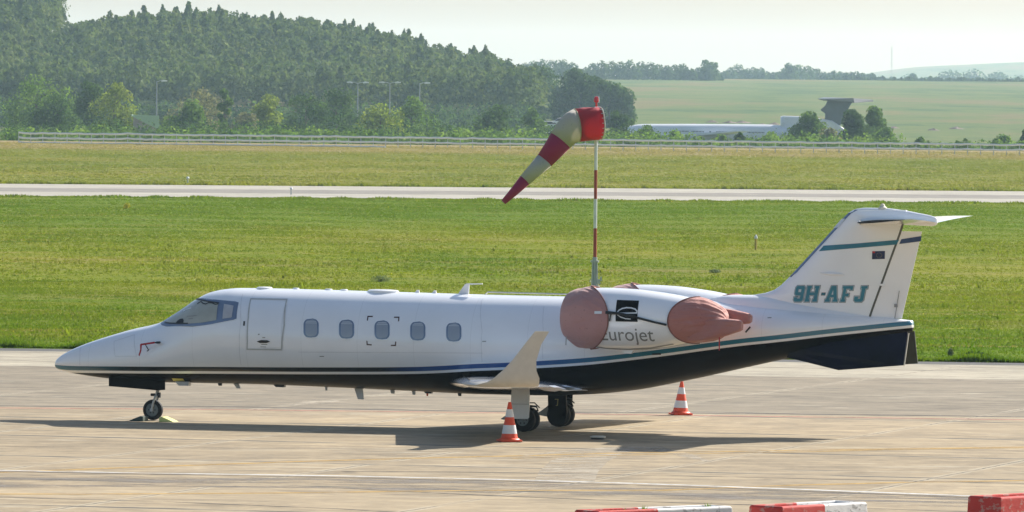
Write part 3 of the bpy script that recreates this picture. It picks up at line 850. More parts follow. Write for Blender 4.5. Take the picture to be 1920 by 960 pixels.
tree('broadleaf_tree', 1522, 98, 207, 1150, M['fol_green'], 'pointed tree left of the airliner fin', group=AT, shape='low', n=5200)
tree('broadleaf_tree', 1555, 60, 238, 1130, M['fol_grey'], 'greyish low tree at the foot of the airliner fin', group=AT, n=1800)
tree('broadleaf_tree', 1598, 74, 203, 1150, M['fol_dark'], 'dark leafy tree right of the airliner fin', group=AT, shape='low', n=5200)
tree('broadleaf_tree', 1640, 84, 197, 1170, M['fol_green'], 'tallest tree below the airliner tailplane', group=AT, shape='low', n=5000)
tree('broadleaf_tree', 1660, 50, 236, 1130, M['fol_green'], 'small tree at the right end of the airliner trees', group=AT, n=1700)
tree('bush', 1728, 34, 255, 1060, M['fol_green'], 'isolated small bush on the right behind the fence', 'bush', n=900)
tree('bush', 1800, 40, 264, 1050, M['fol_dark'], 'flat low bush between two taller bushes on the right', 'bush', n=800)
tree('bush', 1880, 56, 250, 1060, M['fol_green'], 'wider bush near the right edge behind the fence', 'bush', n=1500)
tree('bush', 1924, 34, 240, 1080, M['fol_dark'], 'dark bush cut by the right edge of the picture', 'bush', n=1100)

# ---- tree line on the far crest
def treeline(name, pts, D, mat, label, seed, leaf=0.9):
    g = np.random.default_rng(seed); Vs = []
    xs = [p[0] for p in pts]; tops = [p[1] for p in pts]
    px = xs[0]
    while px < xs[-1]:
        tp = np.interp(px, xs, tops) + g.normal() * 2.0
        p = at(px, tp, D + g.normal() * 15)
        zg = float(terrain(p.x, p.y)) - 0.6; H = max(p.z - zg, 0.6); W = max(H * 0.6, 1.2)
        V = clump([(p.x, p.y, zg + H * 0.62), (p.x + W * 0.3, p.y, zg + H * 0.35), (p.x - W * 0.3, p.y, zg + H * 0.3)], [(W * 0.55, W * 0.5, H * 0.38), (W * 0.6, W * 0.6, H * 0.35), (W * 0.6, W * 0.6, H * 0.3)], int(160 + 90 * H), leaf, g)
        Vs.append(V)
        px += W * 0.8 * FPX / D
    V = np.concatenate(Vs)
    tag(mk_np(name, V, quads(V), mat), label, 'tree line', kind='stuff')
treeline('tree_line', [(985, 118), (1010, 112), (1060, 113), (1074, 120), (1080, 138), (1110, 118), (1140, 112), (1230, 116), (1262, 121), (1310, 126), (1330, 124), (1352, 138)], 3350, M['fol_dark'], 'hazy tree line on the crest right of the forest', 31)
treeline('tree_line', [(1352, 134), (1375, 123), (1400, 124), (1425, 128), (1438, 134), (1462, 137), (1478, 118), (1498, 120), (1540, 131), (1580, 135), (1600, 133), (1640, 138)], 4000, M['fol_dark'], 'lower bluish tree line along the right crest', 32)
treeline('tree_line', [(1630, 144), (1690, 143), (1700, 137), (1740, 143), (1770, 133), (1800, 129), (1840, 136), (1862, 142), (1872, 133), (1890, 140), (1930, 142)], 5600, M['fol_dark'], 'faint distant woods below the far ridge', 33, 2.2)
treeline('tree_line', [(1560, 143), (1640, 145), (1700, 146), (1780, 146), (1860, 148), (1930, 148)], 3600, M['fol_dark'], 'thin low hedge along the right part of the crest', 34, 0.8)
tree('broadleaf_tree', 1328, 44, 111, 3330, M['fol_dark'], 'tallest rounded tree on the far crest', n=1500, leaf=0.9)
tree('broadleaf_tree', 1481, 34, 117, 3900, M['fol_dark'], 'leaning crown tree standing up at the gap in the crest line', n=1200, leaf=1.0)
tree('broadleaf_tree', 1712, 20, 136, 4200, M['fol_dark'], 'small dark tree alone on the crest right of the thin mast', n=700, leaf=0.9)

# ================================================================ FENCE
def fence():
    p0 = gnd(35, 268); p1 = gnd(1960, 292)
    root = empty('rail_fence', p0); tag(root, 'long low fence of white rails on grey posts in front of the trees', 'fence')
    L = (p1 - p0).length; n = 82
    d = (p1 - p0) / n
    pm = MB(); pm.box((0, 0, 0.62), (0.10, 0.10, 1.28), 0, 0.85)
    post = None
    tops = []
    g = np.random.default_rng(3)
    hts = []
    for i in range(n + 1):
        if post is None:
            post = pm.build('post', M['galv'], root); o = post
        else:
            o = post.copy(); COL.objects.link(o); o.parent = root
        o.location = d * i
        hts.append(g.normal() * 0.025)
    for nm, h, n_end in (('top_rail', 1.20, n), ('middle_rail', 0.62, n), ('bottom_rail', 0.10, 30)):
        mb = MB()
        pts = []
        for i in range(n_end + 1):
            q = d * i
            pts.append((q.x, q.y - 0.08, h + hts[i]))
            if i < n_end: pts.append((q.x + d.x / 2, q.y + d.y / 2 - 0.08, h + (hts[i] + hts[i + 1]) / 2 - 0.035))
        mb.path(pts, 0.11 if h > 0.2 else 0.09, 6)
        mb.build(nm, M['rail_white'], root, smooth=True)
fence()

# ================================================================ LAMP POSTS, SHED, MAST, CARS
def lamp_post(px, top, D, arms, label):
    p = at(px, top, D); zg = float(terrain(p.x, D)); H = p.z - zg
    root = empty('lamp_post', (p.x, D, zg)); tag(root, label, 'lamp post', 'lamp posts standing in front of the forest')
    mb = MB(); mb.path([(0, 0, 0), (0, 0, H * 0.5), (0, 0, H)], [0.18, 0.14, 0.10], 8); mb.build('pole', M['lamp_grey'], root, smooth=True)
    for sgn, L in arms:
        a = MB(); a.path([(0, 0, H - 0.15), (sgn * L * 0.5, 0, H + 0.05), (sgn * L, 0, H + 0.1)], 0.08, 6); a.build('arm', M['galv'], root, smooth=True)
        hd = MB(); hd.prism([(sgn * (L - 0.2), -0.2, H - 0.12), (sgn * (L + 0.9), -0.18, H - 0.04), (sgn * (L + 0.9), -0.18, H + 0.16), (sgn * (L + 0.2), -0.2, H + 0.26), (sgn * (L - 0.2), -0.2, H + 0.14)], (0, 0.45, 0))
        hd.build('lamp_head', M['pole_white'], root)
LD = 1500
lamp_post(294, 152, LD, [(1, 1.1)], 'single armed lamp post above the shed with the green roof')
lamp_post(671, 155, LD, [(-1, 1.2), (1, 1.2)], 'leftmost of the two double armed lamp posts')
lamp_post(731, 155, LD, [(-1, 1.2), (1, 1.2)], 'right one of the two double armed lamp posts')
lamp_post(787, 156, LD, [(1, 1.1)], 'thin single armed lamp post right of the double ones')

def shed():
    D = 1180
    a = at(250, 217, D); b = at(293, 240, D)
    zg = float(terrain(a.x, D)); W = b.x - a.x
    root = empty('shed', (a.x, D, zg)); tag(root, 'small grey shed with a pale green sloping roof among the trees', 'shed')
    Hr = a.z - zg
    w = MB(); w.prism([(0, 0, 0), (W, 0, 0), (W, 0, Hr - 1.9), (0, 0, Hr - 0.15)], (0, 5, 0)); w.build('wall', simple('shed_wall_plaster', (0.30, 0.27, 0.28), 0.8), root)
    r = MB(); r.prism([(-0.3, -0.3, Hr - 0.05), (W + 0.5, -0.3, Hr - 2.1), (W + 0.5, -0.3, Hr - 1.95), (W + 0.4, -0.3, Hr + 0.05), (0.2, -0.3, Hr + 0.18)], (0, 0.12, 0))
    r.prism([(-0.3, -0.1, Hr), (W + 0.5, -0.1, Hr - 1.95), (W + 0.5, -0.1, Hr - 1.8), (-0.3, -0.1, Hr + 0.15)], (0, 5.4, 0))
    r.build('roof', simple('green_roof_sheet', (0.34, 0.50, 0.34), 0.5), root)
shed()

def mast():
    D = 4600
    p = at(1672, 88, D); zg = float(terrain(p.x, D)); H = p.z - zg
    root = empty('radio_mast', (p.x, D, zg)); tag(root, 'very thin hazy radio mast rising above the far crest', 'radio mast')
    mb = MB()
    for k in range(3):
        a = k * 2.094; mb.path([(0.7 * math.cos(a), 0.7 * math.sin(a), 0), (0.3 * math.cos(a), 0.3 * math.sin(a), H)], 0.035, 5)
    mb.build('lattice', M['galv'], root)
    br = MB(); nseg = 26
    for i in range(nseg):
        z0, z1 = H * i / nseg, H * (i + 1) / nseg
        for k in range(3):
            a, b = (k + i) * 2.094, (k + i + 1) * 2.094
            br.tube((0.6 * math.cos(a), 0.6 * math.sin(a), z0), (0.6 * math.cos(b), 0.6 * math.sin(b), z1), 0.03, n=4)
    br.build('bracing', M['galv'], root)
mast()

def make_car(px, py, D, rz, col, label):
    p = at(px, py, D); zg = p.z
    root = empty('parked_car', (p.x, D, zg - 1.45), rz); tag(root, label, 'car', 'cars parked beyond the fence near the windsock')
    sec = [(-2.1, 0.35, 0.55), (-2.05, 0.3, 0.82), (-1.2, 0.28, 0.92), (-0.55, 0.28, 1.0), (0.2, 0.28, 1.02), (1.0, 0.28, 1.0), (1.9, 0.3, 0.96), (2.1, 0.35, 0.6)]
    def shell(sec, w, name, mat, tw=0.9):
        v, f = [], []
        for x, z0, z1 in sec:
            for y, z in ((-w, z0), (-w, (z0 + z1) / 2), (-w * tw, z1), (w * tw, z1), (w, (z0 + z1) / 2), (w, z0)): v.append((x, y, z))
        for i in range(len(sec) - 1):
            for k in range(6): f.append((i * 6 + k, i * 6 + (k + 1) % 6, (i + 1) * 6 + (k + 1) % 6, (i + 1) * 6 + k))
        f += [tuple(range(6)), tuple(reversed(range((len(sec) - 1) * 6, len(sec) * 6)))]
        mb = MB(); mb.add(v, f); return mb.build(name, mat, root, smooth=True)
    cm = simple('car_paint', col, 0.25, coat=0.8)
    shell(sec, 0.85, 'body', cm)
    shell([(-1.15, 0.9, 0.93), (-0.45, 0.9, 1.38), (0.9, 0.9, 1.40), (1.75, 0.9, 0.97)], 0.78, 'window_band', M['dark'], 0.82)
    shell([(-0.5, 1.37, 1.41), (0.0, 1.38, 1.46), (0.6, 1.38, 1.46), (1.0, 1.37, 1.41)], 0.66, 'roof', cm)
    for x in (-1.35, 1.3):
        for y in (-0.8, 0.8):
            w = MB(); w.lathe((x, y - 0.1, 0.31), (0, 1, 0), [(0, 0.25), (0.03, 0.31), (0.17, 0.31), (0.2, 0.25)], 16); w.build('wheel', M['rubber'], root, smooth=True)
make_car(1022, 227, 1370, R(12), (0.62, 0.64, 0.66), 'silver white parked car left of the windsock neck')
make_car(1052, 221, 1390, R(12), (0.70, 0.70, 0.70), 'pale parked car mostly hidden behind the windsock neck')
make_car(1018, 236, 1300, R(12), (0.55, 0.56, 0.55), 'pale grey parked car in front of the silver one')

# rubble along the far side of the airliner
def rubble():
    g = np.random.default_rng(9)
    rm = simple('earth_and_rubble', (0.16, 0.12, 0.095), 0.9, var=0.4, vscale=1.0, bmp=0.6)
    heaps = [(1335, 9, 225), (1368, 10, 226), (1392, 12, 226), (1430, 10, 231), (1452, 10, 229), (1300, 12, 231), (1255, 9, 232), (1650, 10, 232), (1676, 8, 236), (1750, 8, 240), (1793, 10, 237)]
    names = ['sharp pale-topped earth heap above the middle of the airliner', 'pointed heap of stones right of the sharp earth heap', 'wide dark earth heap behind the airliner', 'flat brown heap touching the airliner engine block',
             'brown heap just left of the airliner centre engine', 'flat earth bank above the front windows of the airliner', 'low heap at the front end of the airliner', 'small pile with a white scrap right of the trees by the tail', 'thin low bank right of the tail trees', 'left one of the two small heaps alone in the far field', 'right one of the two small heaps alone in the far field']
    for (px, w, top), lb in zip(heaps, names):
        D = 1600.0
        while D < 3000 and CAM_H + ray(px, top + 5).z / ray(px, top + 5).y * D > float(terrain(100, D)): D += 5
        p = at(px, top, D); zg = float(terrain(p.x, D)) - 0.1; H = min(max(p.z - zg, 0.6), 2.6); W = w * 3.0 * D / FPX
        v, f = [], []
        nr, na = 5, 16
        for i in range(nr):
            t = i / (nr - 1); r = W * 0.5 * (1 - t) + 0.02
            for k in range(na):
                a = 6.283 * k / na; q = r * (0.8 + 0.4 * g.random())
                v.append((math.cos(a) * q * 1.3, math.sin(a) * q, H * t ** 1.2 * (0.85 + 0.3 * g.random()) if i < nr - 1 else H))
        for i in range(nr - 1):
            for k in range(na): f.append((i * na + k, i * na + (k + 1) % na, (i + 1) * na + (k + 1) % na, (i + 1) * na + k))
        o = mk('rubble_heap', v, f, rm); o.location = (p.x, D, zg); tag(o, lb, 'rubble heap', 'rubble heaps behind the airliner')
rubble()

# ================================================================ generic aerodynamic bodies
def pchip(xs, ys):
    xs = np.asarray(xs, float); ys = np.asarray(ys, float)
    h = np.diff(xs); dl = np.diff(ys) / h
    m = np.zeros(len(xs)); m[0] = dl[0]; m[-1] = dl[-1]
    for i in range(1, len(xs) - 1):
        if dl[i - 1] * dl[i] > 0:
            w1 = 2 * h[i] + h[i - 1]; w2 = h[i] + 2 * h[i - 1]
            m[i] = (w1 + w2) / (w1 / dl[i - 1] + w2 / dl[i])
    def f(x):
        x = np.clip(np.asarray(x, float), xs[0], xs[-1])
        i = np.clip(np.searchsorted(xs, x) - 1, 0, len(xs) - 2)
        t = (x - xs[i]) / h[i]
        return ((1 + 2 * t) * (1 - t) ** 2) * ys[i] + t * (1 - t) ** 2 * h[i] * m[i] + t * t * (3 - 2 * t) * ys[i + 1] + t * t * (t - 1) * h[i] * m[i + 1]
    return f

# aircraft frame: X aft, Y starboard (away from us), Z up, origin on the ground between the main wheels
AFT = Vector((math.cos(YAW), -math.sin(YAW), 0)); STB = Vector((math.sin(YAW), math.cos(YAW), 0))
_g = ray(1012, 807); _t = 150.0 / _g.y
ORG = Vector((_g.x * _t, 150.0, 0))
def pl(px, py, b=0.0):              # photo point -> (s, z) on the aircraft's lengthwise plane at offset b
    d = ray(px, py); C = Vector((0, 0, CAM_H))
    t = ((ORG - C).dot(STB) + b) / d.dot(STB)
    P = C + d * t
    return ((P - ORG).dot(AFT), P.z)
class Body:
    """stations (px, top_y, bottom_y, half_width, waist 0..1) read on the plane at offset b"""
    def __init__(s, st, b=0.0):
        s.b = b
        S, T, B, Wd, Zc = [], [], [], [], []
        for px, ty, by, w, k in st:
            sa, zt = pl(px, ty, b); sb_, zb = pl(px, by, b)
            S.append((sa + sb_) / 2); T.append(zt); B.append(zb); Wd.append(w); Zc.append(zb + (zt - zb) * k)
        s.S0, s.S1 = S[0], S[-1]
        s.zt, s.zb, s.w, s.zc = pchip(S, T), pchip(S, B), pchip(S, Wd), pchip(S, Zc)
    def y(s, st, z):
        zt, zb, zc, w = float(s.zt(st)), float(s.zb(st)), float(s.zc(st)), float(s.w(st))
        t = (z - zc) / max(zt - zc, 1e-5) if z >= zc else (zc - z) / max(zc - zb, 1e-5)
        t = min(max(t, 0.0), 1.0)
        return w * math.sqrt(max(0.0, 1 - t * t))
    def near(s, px, py):
        b = s.b - float(s.w(pl(px, py, s.b)[0])) * 0.9
        for _ in range(12):
            st, z = pl(px, py, b)
            b = 0.5 * b + 0.5 * (s.b - s.y(st, z))
        return pl(px, py, b)
    def pt(s, st, z, off=0.0, sgn=-1):
        zt, zb, zc, w = float(s.zt(st)), float(s.zb(st)), float(s.zc(st)), float(s.w(st))
        z = min(max(z, zb + 0.002), zt - 0.002)
        yy = s.y(st, z)
        h = (zt - zc) if z >= zc else (zc - zb)
        ny = yy / max(w, 1e-4) ** 2; nz = (z - zc) / max(h, 1e-4) ** 2
        L = math.hypot(ny, nz) or 1.0
        return Vector((st, s.b + sgn * (yy + off * ny / L), z + off * nz / L))
    def mesh(s, name, mat, parent, ns=160, na=72, s0=None, s1=None, grow=0.0, cosine=True, line=None, end=None, caps=True, start=None, disp=None):
        s0 = s.S0 if s0 is None else s0; s1 = s.S1 if s1 is None else s1
        u = np.linspace(0, 1, ns)
        if cosine: u = np.where(u < 0.12, 0.12 * (u / 0.12) ** 2.0, u)
        V = []
        for t in u:
            for k in range(na):
                a = 2 * math.pi * k / na
                e1 = end(a) if end else s1; e0 = start(a) if start else s0
                st = e0 + (e1 - e0) * t
                zt, zb, zc, w = float(s.zt(st)), float(s.zb(st)), float(s.zc(st)), float(s.w(st))
                sa, ca = math.sin(a), math.cos(a)
                z = zc + (zt - zc + grow) * sa if sa >= 0 else zc + (zc - zb + grow) * sa
                if disp:
                    dq = disp(a, t); V.append((st, s.b + (w + grow + dq) * ca, z + dq * sa))
                else: V.append((st, s.b + (w + grow) * ca, z))
        V = np.array(V)
        F = []
        for i in range(ns - 1):
            for k in range(na): F.append((i * na + k, (i + 1) * na + k, (i + 1) * na + (k + 1) % na, i * na + (k + 1) % na))
        attr = None
        if line is not None:
            attr = {'stripe': V[:, 2] - line(V[:, 0]), 'station': (V[:, 0] - s.S0) / (s.S1 - s.S0)}
        F = [tuple(f) for f in F]
        if caps: F += [tuple(range(na)), tuple(reversed(range((ns - 1) * na, ns * na)))]
        o = mk(name, V, F, mat, parent, True)
        bm = bmesh.new(); bm.from_mesh(o.data); bmesh.ops.recalc_face_normals(bm, faces=bm.faces); bm.to_mesh(o.data); bm.free()
        if attr:
            for an, av in attr.items():
                a_ = o.data.attributes.new(an, 'FLOAT', 'POINT'); a_.data.foreach_set('value', np.asarray(av, np.float32))
        return o

def patch(name, body, pts, off, mat, parent, nz=14, nx=14, px=True, sgn=-1, th=0.006):
    """convex outline laid on a body's side as a thin panel that follows its curve"""
    P = [body.near(*p) for p in pts] if px else pts
    z0, z1 = min(p[1] for p in P), max(p[1] for p in P)
    rows = []
    n = len(P)
    for i in range(nz + 1):
        z = z0 + (z1 - z0) * (i / nz); z = min(max(z, z0 + 1e-4), z1 - 1e-4)
        xs = []
        for k in range(n):
            a, b = P[k], P[(k + 1) % n]
            if (a[1] - z) * (b[1] - z) <= 0 and a[1] != b[1]:
                xs.append(a[0] + (b[0] - a[0]) * (z - a[1]) / (b[1] - a[1]))
        rows.append((min(xs), max(xs), z))
    v, f = [], []
    for a, b, z in rows:
        for k in range(nx + 1): v.append(body.pt(a + (b - a) * k / nx, z, off, sgn))
    for i in range(nz):
        for k in range(nx): q = i * (nx + 1) + k; f.append((q, q + 1, q + nx + 2, q + nx + 1))
    o = mk(name, v, f, mat, parent, True)
    bm = bmesh.new(); bm.from_mesh(o.data)
    bmesh.ops.recalc_face_normals(bm, faces=bm.faces)
    if sum(fc.normal.y for fc in bm.faces) * sgn < 0: bmesh.ops.reverse_faces(bm, faces=bm.faces)
    bm.to_mesh(o.data); bm.free()
    return o
def strip(mb, body, pts, w, off=0.005, px=True, sgn=-1, step=0.04):
    P = [Vector(body.near(*p)) for p in pts] if px else [Vector(p) for p in pts]
    for a, b in zip(P[:-1], P[1:]):
        n = max(1, int((b - a).length / step)); d = (b - a).normalized(); q = Vector((-d.y, d.x)) * w / 2
        a2, b2 = a - d * w / 2, b + d * w / 2
        vs = []
        for i in range(n + 1):
            c = a2.lerp(b2, i / n)
            vs += [body.pt(c.x + q.x, c.y + q.y, off, sgn), body.pt(c.x - q.x, c.y - q.y, off, sgn)]
        mb.add(vs, [(2 * i, 2 * i + 1, 2 * i + 3, 2 * i + 2) for i in range(n)])
def rrect(cx, cy, w, h, r, n=6):
    pts = []
    for sx, sy, a0 in ((1, 1, 0), (-1, 1, 90), (-1, -1, 180), (1, -1, 270)):
        for k in range(n + 1):
            a = R(a0 + 90 * k / n); pts.append((cx + sx * (w / 2 - r) + r * math.cos(a), cy + sy * (h / 2 - r) + r * math.sin(a)))
    return pts
def decal(name, polys, proj, mat, parent, size=0.06):
    """flat polygons in (s,z), triangulated, refined and laid on a surface by proj"""
    bm = bmesh.new()
    for poly in polys:
        tris = tessellate_polygon([[Vector((p[0], p[1], 0)) for p in poly]])
        vs = [bm.verts.new((p[0], 0, p[1])) for p in poly]
        for t in tris:
            try: bm.faces.new([vs[i] for i in t])
            except ValueError: pass
    for _ in range(5):
        es = [e for e in bm.edges if e.calc_length() > size]
        if not es: break
        bmesh.ops.subdivide_edges(bm, edges=es, cuts=1)
        bmesh.ops.triangulate(bm, faces=bm.faces)
    for v in bm.verts: v.co = proj(v.co.x, v.co.z)
    bmesh.ops.recalc_face_normals(bm, faces=bm.faces)
    if sum(f.normal.y for f in bm.faces) > 0: bmesh.ops.reverse_faces(bm, faces=bm.faces)
    me = bpy.data.meshes.new(name); bm.to_mesh(me); bm.free(); me.materials.append(mat)
    o = bpy.data.objects.new(name, me); COL.objects.link(o); o.parent = parent
    return o
def text_mesh(body, size):
    cu = bpy.data.curves.new('lettering', 'FONT'); cu.body = body; cu.size = size; cu.resolution_u = 4
    o = bpy.data.objects.new('lettering_tmp', cu); COL.objects.link(o)
    dg = bpy.context.evaluated_depsgraph_get(); me = bpy.data.meshes.new_from_object(o.evaluated_get(dg))
    bpy.data.objects.remove(o)
    return me

# ================================================================ THE JET
jet = empty('business_jet', ORG, -YAW)
tag(jet, 'white business jet with black belly, blue stripe and red engine covers parked on the apron', 'jet')

fus = Body([
    (103.5, 683.5, 684.5, 0.012, 0.5), (105, 677, 689, 0.07, 0.5), (112, 669, 693, 0.13, 0.48), (130, 658, 698, 0.21, 0.46), (160, 645, 703.5, 0.31, 0.44), (200, 631.5, 709, 0.41, 0.42),
    (250, 617, 713, 0.52, 0.42), (300, 605, 716, 0.62, 0.42), (320, 594, 717, 0.65, 0.44), (345, 577.5, 717.5, 0.69, 0.46), (370, 561, 718, 0.74, 0.48), (385, 552, 718.3, 0.77, 0.49),
    (400, 546.5, 718.6, 0.80, 0.50), (420, 542.5, 719, 0.83, 0.50), (450, 540, 719.5, 0.87, 0.50), (500, 540.5, 721, 0.91, 0.50), (600, 543, 725, 0.94, 0.50), (700, 546, 729.5, 0.95, 0.50),
    (800, 549, 734.5, 0.95, 0.50), (900, 552, 739, 0.95, 0.50), (1000, 554.5, 741, 0.95, 0.50), (1100, 556.5, 739.5, 0.95, 0.51), (1180, 558, 733, 0.93, 0.53), (1300, 561, 711, 0.85, 0.56),
    (1400, 568, 689, 0.72, 0.58), (1500, 580, 667, 0.55, 0.6), (1600, 590, 645, 0.36, 0.62), (1680, 597, 628, 0.2, 0.62), (1711, 601, 621, 0.12, 0.6)])
LINE = [(103.5, 684), (130, 686), (200, 687), (400, 688), (600, 689), (780, 688), (830, 686), (880, 683), (940, 680.5), (1010, 677), (1100, 671), (1180, 662.5), (1240, 655), (1400, 634), (1440, 630), (1560, 616.5), (1711, 601)]
_lp = sorted(fus.near(*p) for p in LINE)
line_f = pchip([p[0] for p in _lp], [p[1] for p in _lp])
hull = fus.mesh('fuselage', M['livery'], jet, ns=240, na=96, line=line_f)

# tail end closing ring
# cabin windows
pane_mat = simple('cabin_window_shade', (0.34, 0.38, 0.44), 0.15, coat=0.7, var=0.05)
def slats():
    m, nt, b = new_mat('cabin_window_blind')
    sx = N(nt, 'ShaderNodeSeparateXYZ'); tc = N(nt, 'ShaderNodeTexCoord'); nt.links.new(tc.outputs['Object'], sx.inputs[0])
    fr = math_(nt, 'FRACT', math_(nt, 'MULTIPLY', sx.outputs['Z'], 1 / 0.03))
    hi = math_(nt, 'LESS_THAN', fr, 0.4)
    up = math_(nt, 'GREATER_THAN', sx.outputs['Z'], 1.97)
    c = mixc(nt, math_(nt, 'MULTIPLY', hi, up), (0.30, 0.34, 0.40), (0.55, 0.58, 0.62))
    nt.links.new(c, b.inputs['Base Color']); b.inputs['Roughness'].default_value = 0.2; b.inputs['Coat Weight'].default_value = 0.6
    return m
pane_mat = slats()
for i, (cx, cy) in enumerate([(583.5, 615.5), (650, 617.5), (716.5, 619), (783.5, 621), (851, 623)]):
    fr = patch('window', fus, rrect(cx, cy, 28.5, 36, 11), 0.006, M['frame_blue'], jet, 24, 12)
    patch('pane', fus, rrect(cx + 0.3, cy - 0.3, 22, 31, 8), 0.012, pane_mat, fr, 22, 10)
    lip = MB(); strip(lip, fus, [(cx - 9, cy + 17.5), (cx, cy + 18.5), (cx + 9, cy + 17.5)], 0.018, 0.012); lip.build('sill', M['white'], fr)
# emergency exit marks
mb = MB()
for pts in ([(689, 600), (690, 593.5), (698, 593.5)], [(740, 595), (748, 595), (747.5, 601.5)], [(688, 640), (688.5, 646), (696, 646.5)], [(734, 647.5), (741.5, 647.5), (742, 641.5)]):
    strip(mb, fus, pts, 0.022, 0.005)
mb.build('exit_marking', simple('maroon_marking', (0.05, 0.008, 0.012), 0.5), jet)
# door
door = patch('door', fus, [(470, 560.5), (538, 562), (528, 655.5), (463.5, 654.5), (463.5, 640), (466, 590)], 0.008, M['white'], jet, 24, 10)
mb = MB(); strip(mb, fus, [(463.5, 654.5), (464, 640), (466, 595), (470.5, 561), (538, 562), (533, 610), (528, 655.5), (463.5, 654.5)], 0.026, 0.011); mb.build('door_seal', M['light_seam'], door)
mb = MB(); mb.prism([fus.pt(*fus.near(x, y), 0.012) for x, y in ((482, 640), (490, 637.5), (502, 638), (507, 640.5), (500, 643), (488, 643))], (0, -0.012, 0)); mb.build('handle', M['dark'], door)
for q_, w_ in (([(491, 645.5), (501, 646)], 0.012), ([(489, 650), (499, 650.3)], 0.01), ([(493, 633), (497, 633)], 0.014), ([(485, 627), (486, 627)], 0.02)):
    mb = MB(); strip(mb, fus, q_, w_, 0.011); mb.build('door_marking', M['text_grey'], door)
mb = MB(); strip(mb, fus, [(458, 604), (457.5, 609)], 0.035, 0.006); mb.build('static_port', M['dark'], jet)
# windscreen
ws_out = [(300, 606.5), (304, 610.5), (312, 612.5), (345, 613.5), (368, 612), (393, 608.5), (443.5, 598.5), (448, 566), (415, 563), (372, 557), (368, 559.5)]
wf = patch('windscreen_frame', fus, ws_out, 0.006, M['frame_blue'], jet, 30, 24)
wn_pts = [(306, 606), (322, 607.5), (352, 607.2), (380, 605), (406, 600.5), (409.5, 569), (392, 566.5), (372, 563), (366, 563)]
wpn = patch('windscreen_pane', fus, wn_pts, 0.013, M['shade'], wf, 30, 24)
patch('side_pane', fus, [(417.5, 598), (435, 595.5), (438.5, 572.5), (420.5, 570.5)], 0.013, simple('side_window_blind', (0.46, 0.46, 0.48), 0.2, coat=0.6), wf, 10, 8)
for q_, w_, nm_ in (([(367, 560.5), (376, 563.3), (390, 566.0), (410, 569)], 0.022, 'glareshield'), ([(371, 570), (377, 566.5), (381, 570), (386, 571), (391, 568.5), (398, 569), (404, 571.5), (408, 571)], 0.02, 'sunshade_edge'), ([(309, 605.2), (318, 606.6), (335, 607), (352, 606.6)], 0.018, 'instrument_coaming')):
    mb = MB(); strip(mb, fus, q_, w_, 0.017); mb.build(nm_, M['dark'], wf)
# faint panel joints on the nose and hull side
M['joint'] = simple('panel_joint_grey', (0.64, 0.65, 0.67), 0.5)
for q_ in ([(152, 650), (150, 668), (150, 684)], [(214, 640), (252, 628), (256, 668), (216, 668), (214, 640)], [(455, 552), (452, 600), (452, 684)], [(905, 560), (904, 620), (904, 678)], [(560, 660), (905, 662)], [(1020, 575), (1019, 625), (1018, 672)]):
    mb = MB(); strip(mb, fus, q_, 0.008, 0.004); mb.build('panel_joint', M['joint'], jet)
for q_ in ([(600, 668), (607, 668)], [(905, 640), (911, 640)], [(1440, 596), (1446, 596)]):
    mb = MB(); strip(mb, fus, q_, 0.014, 0.005); mb.build('placard', M['text_grey'], jet)
patch('headrest', fus, [(330, 606.3), (333, 602), (338, 598.5), (343, 598), (345, 601), (344, 606)], 0.017, M['dark'], wf, 8, 6)
mb = MB(); strip(mb, fus, [(345, 584), (350, 581), (358, 578.5)], 0.022, 0.017); mb.build('painted_glass_glint', M['cone_white'], wf)  # glint on the glass, painted as a pale strip
mb = MB(); strip(mb, fus, [(351, 594), (360, 593.3), (369, 592.5)], 0.012, 0.017); strip(mb, fus, [(354, 598.5), (362, 598)], 0.012, 0.017); mb.build('windscreen_stencil', M['text_grey'], wf)
# starboard windscreen so that the cockpit is whole
patch('windscreen_frame', fus, [fus.near(*p) for p in ws_out], 0.006, M['frame_blue'], jet, 20, 16, px=False, sgn=1)
patch('windscreen_pane', fus, [fus.near(*p) for p in wn_pts], 0.013, M['shade'], jet, 20, 16, px=False, sgn=1)
# pitot probe with its red cover and ribbon
pa = fus.near(299, 642); a = fus.pt(*pa, 0.0)
mb = MB(); mb.tube(a + Vector((0.01, 0.02, 0)), a + Vector((-0.02, -0.10, 0)), 0.022); mb.path([a + Vector((0.03, -0.10, 0.0)), a + Vector((-0.12, -0.10, -0.005)), a + Vector((-0.26, -0.10, -0.03))], 0.014); mb.build('pitot_probe', M['dark'], jet)
mb = MB(); mb.path([a + Vector((-0.06, -0.115, 0.0)), a + Vector((-0.34, -0.12, -0.045))], 0.018)
mb.prism([a + Vector(q) for q in ((-0.355, -0.125, -0.04), (-0.315, -0.125, -0.05), (-0.325, -0.125, -0.16), (-0.36, -0.125, -0.27), (-0.385, -0.125, -0.25), (-0.35, -0.125, -0.14))], (0, 0.006, 0))
mb.build('red_ribbon', M['red_tag'], jet)
mb = MB(); mb.path([a + Vector((-0.26, -0.10, -0.03)), a + Vector((-0.2, -0.12, -0.12)), a + Vector((-0.18, -0.10, -0.14)), a + Vector((-0.22, -0.09, -0.17))], 0.010); mb.build('angle_vane', M['dark'], jet)

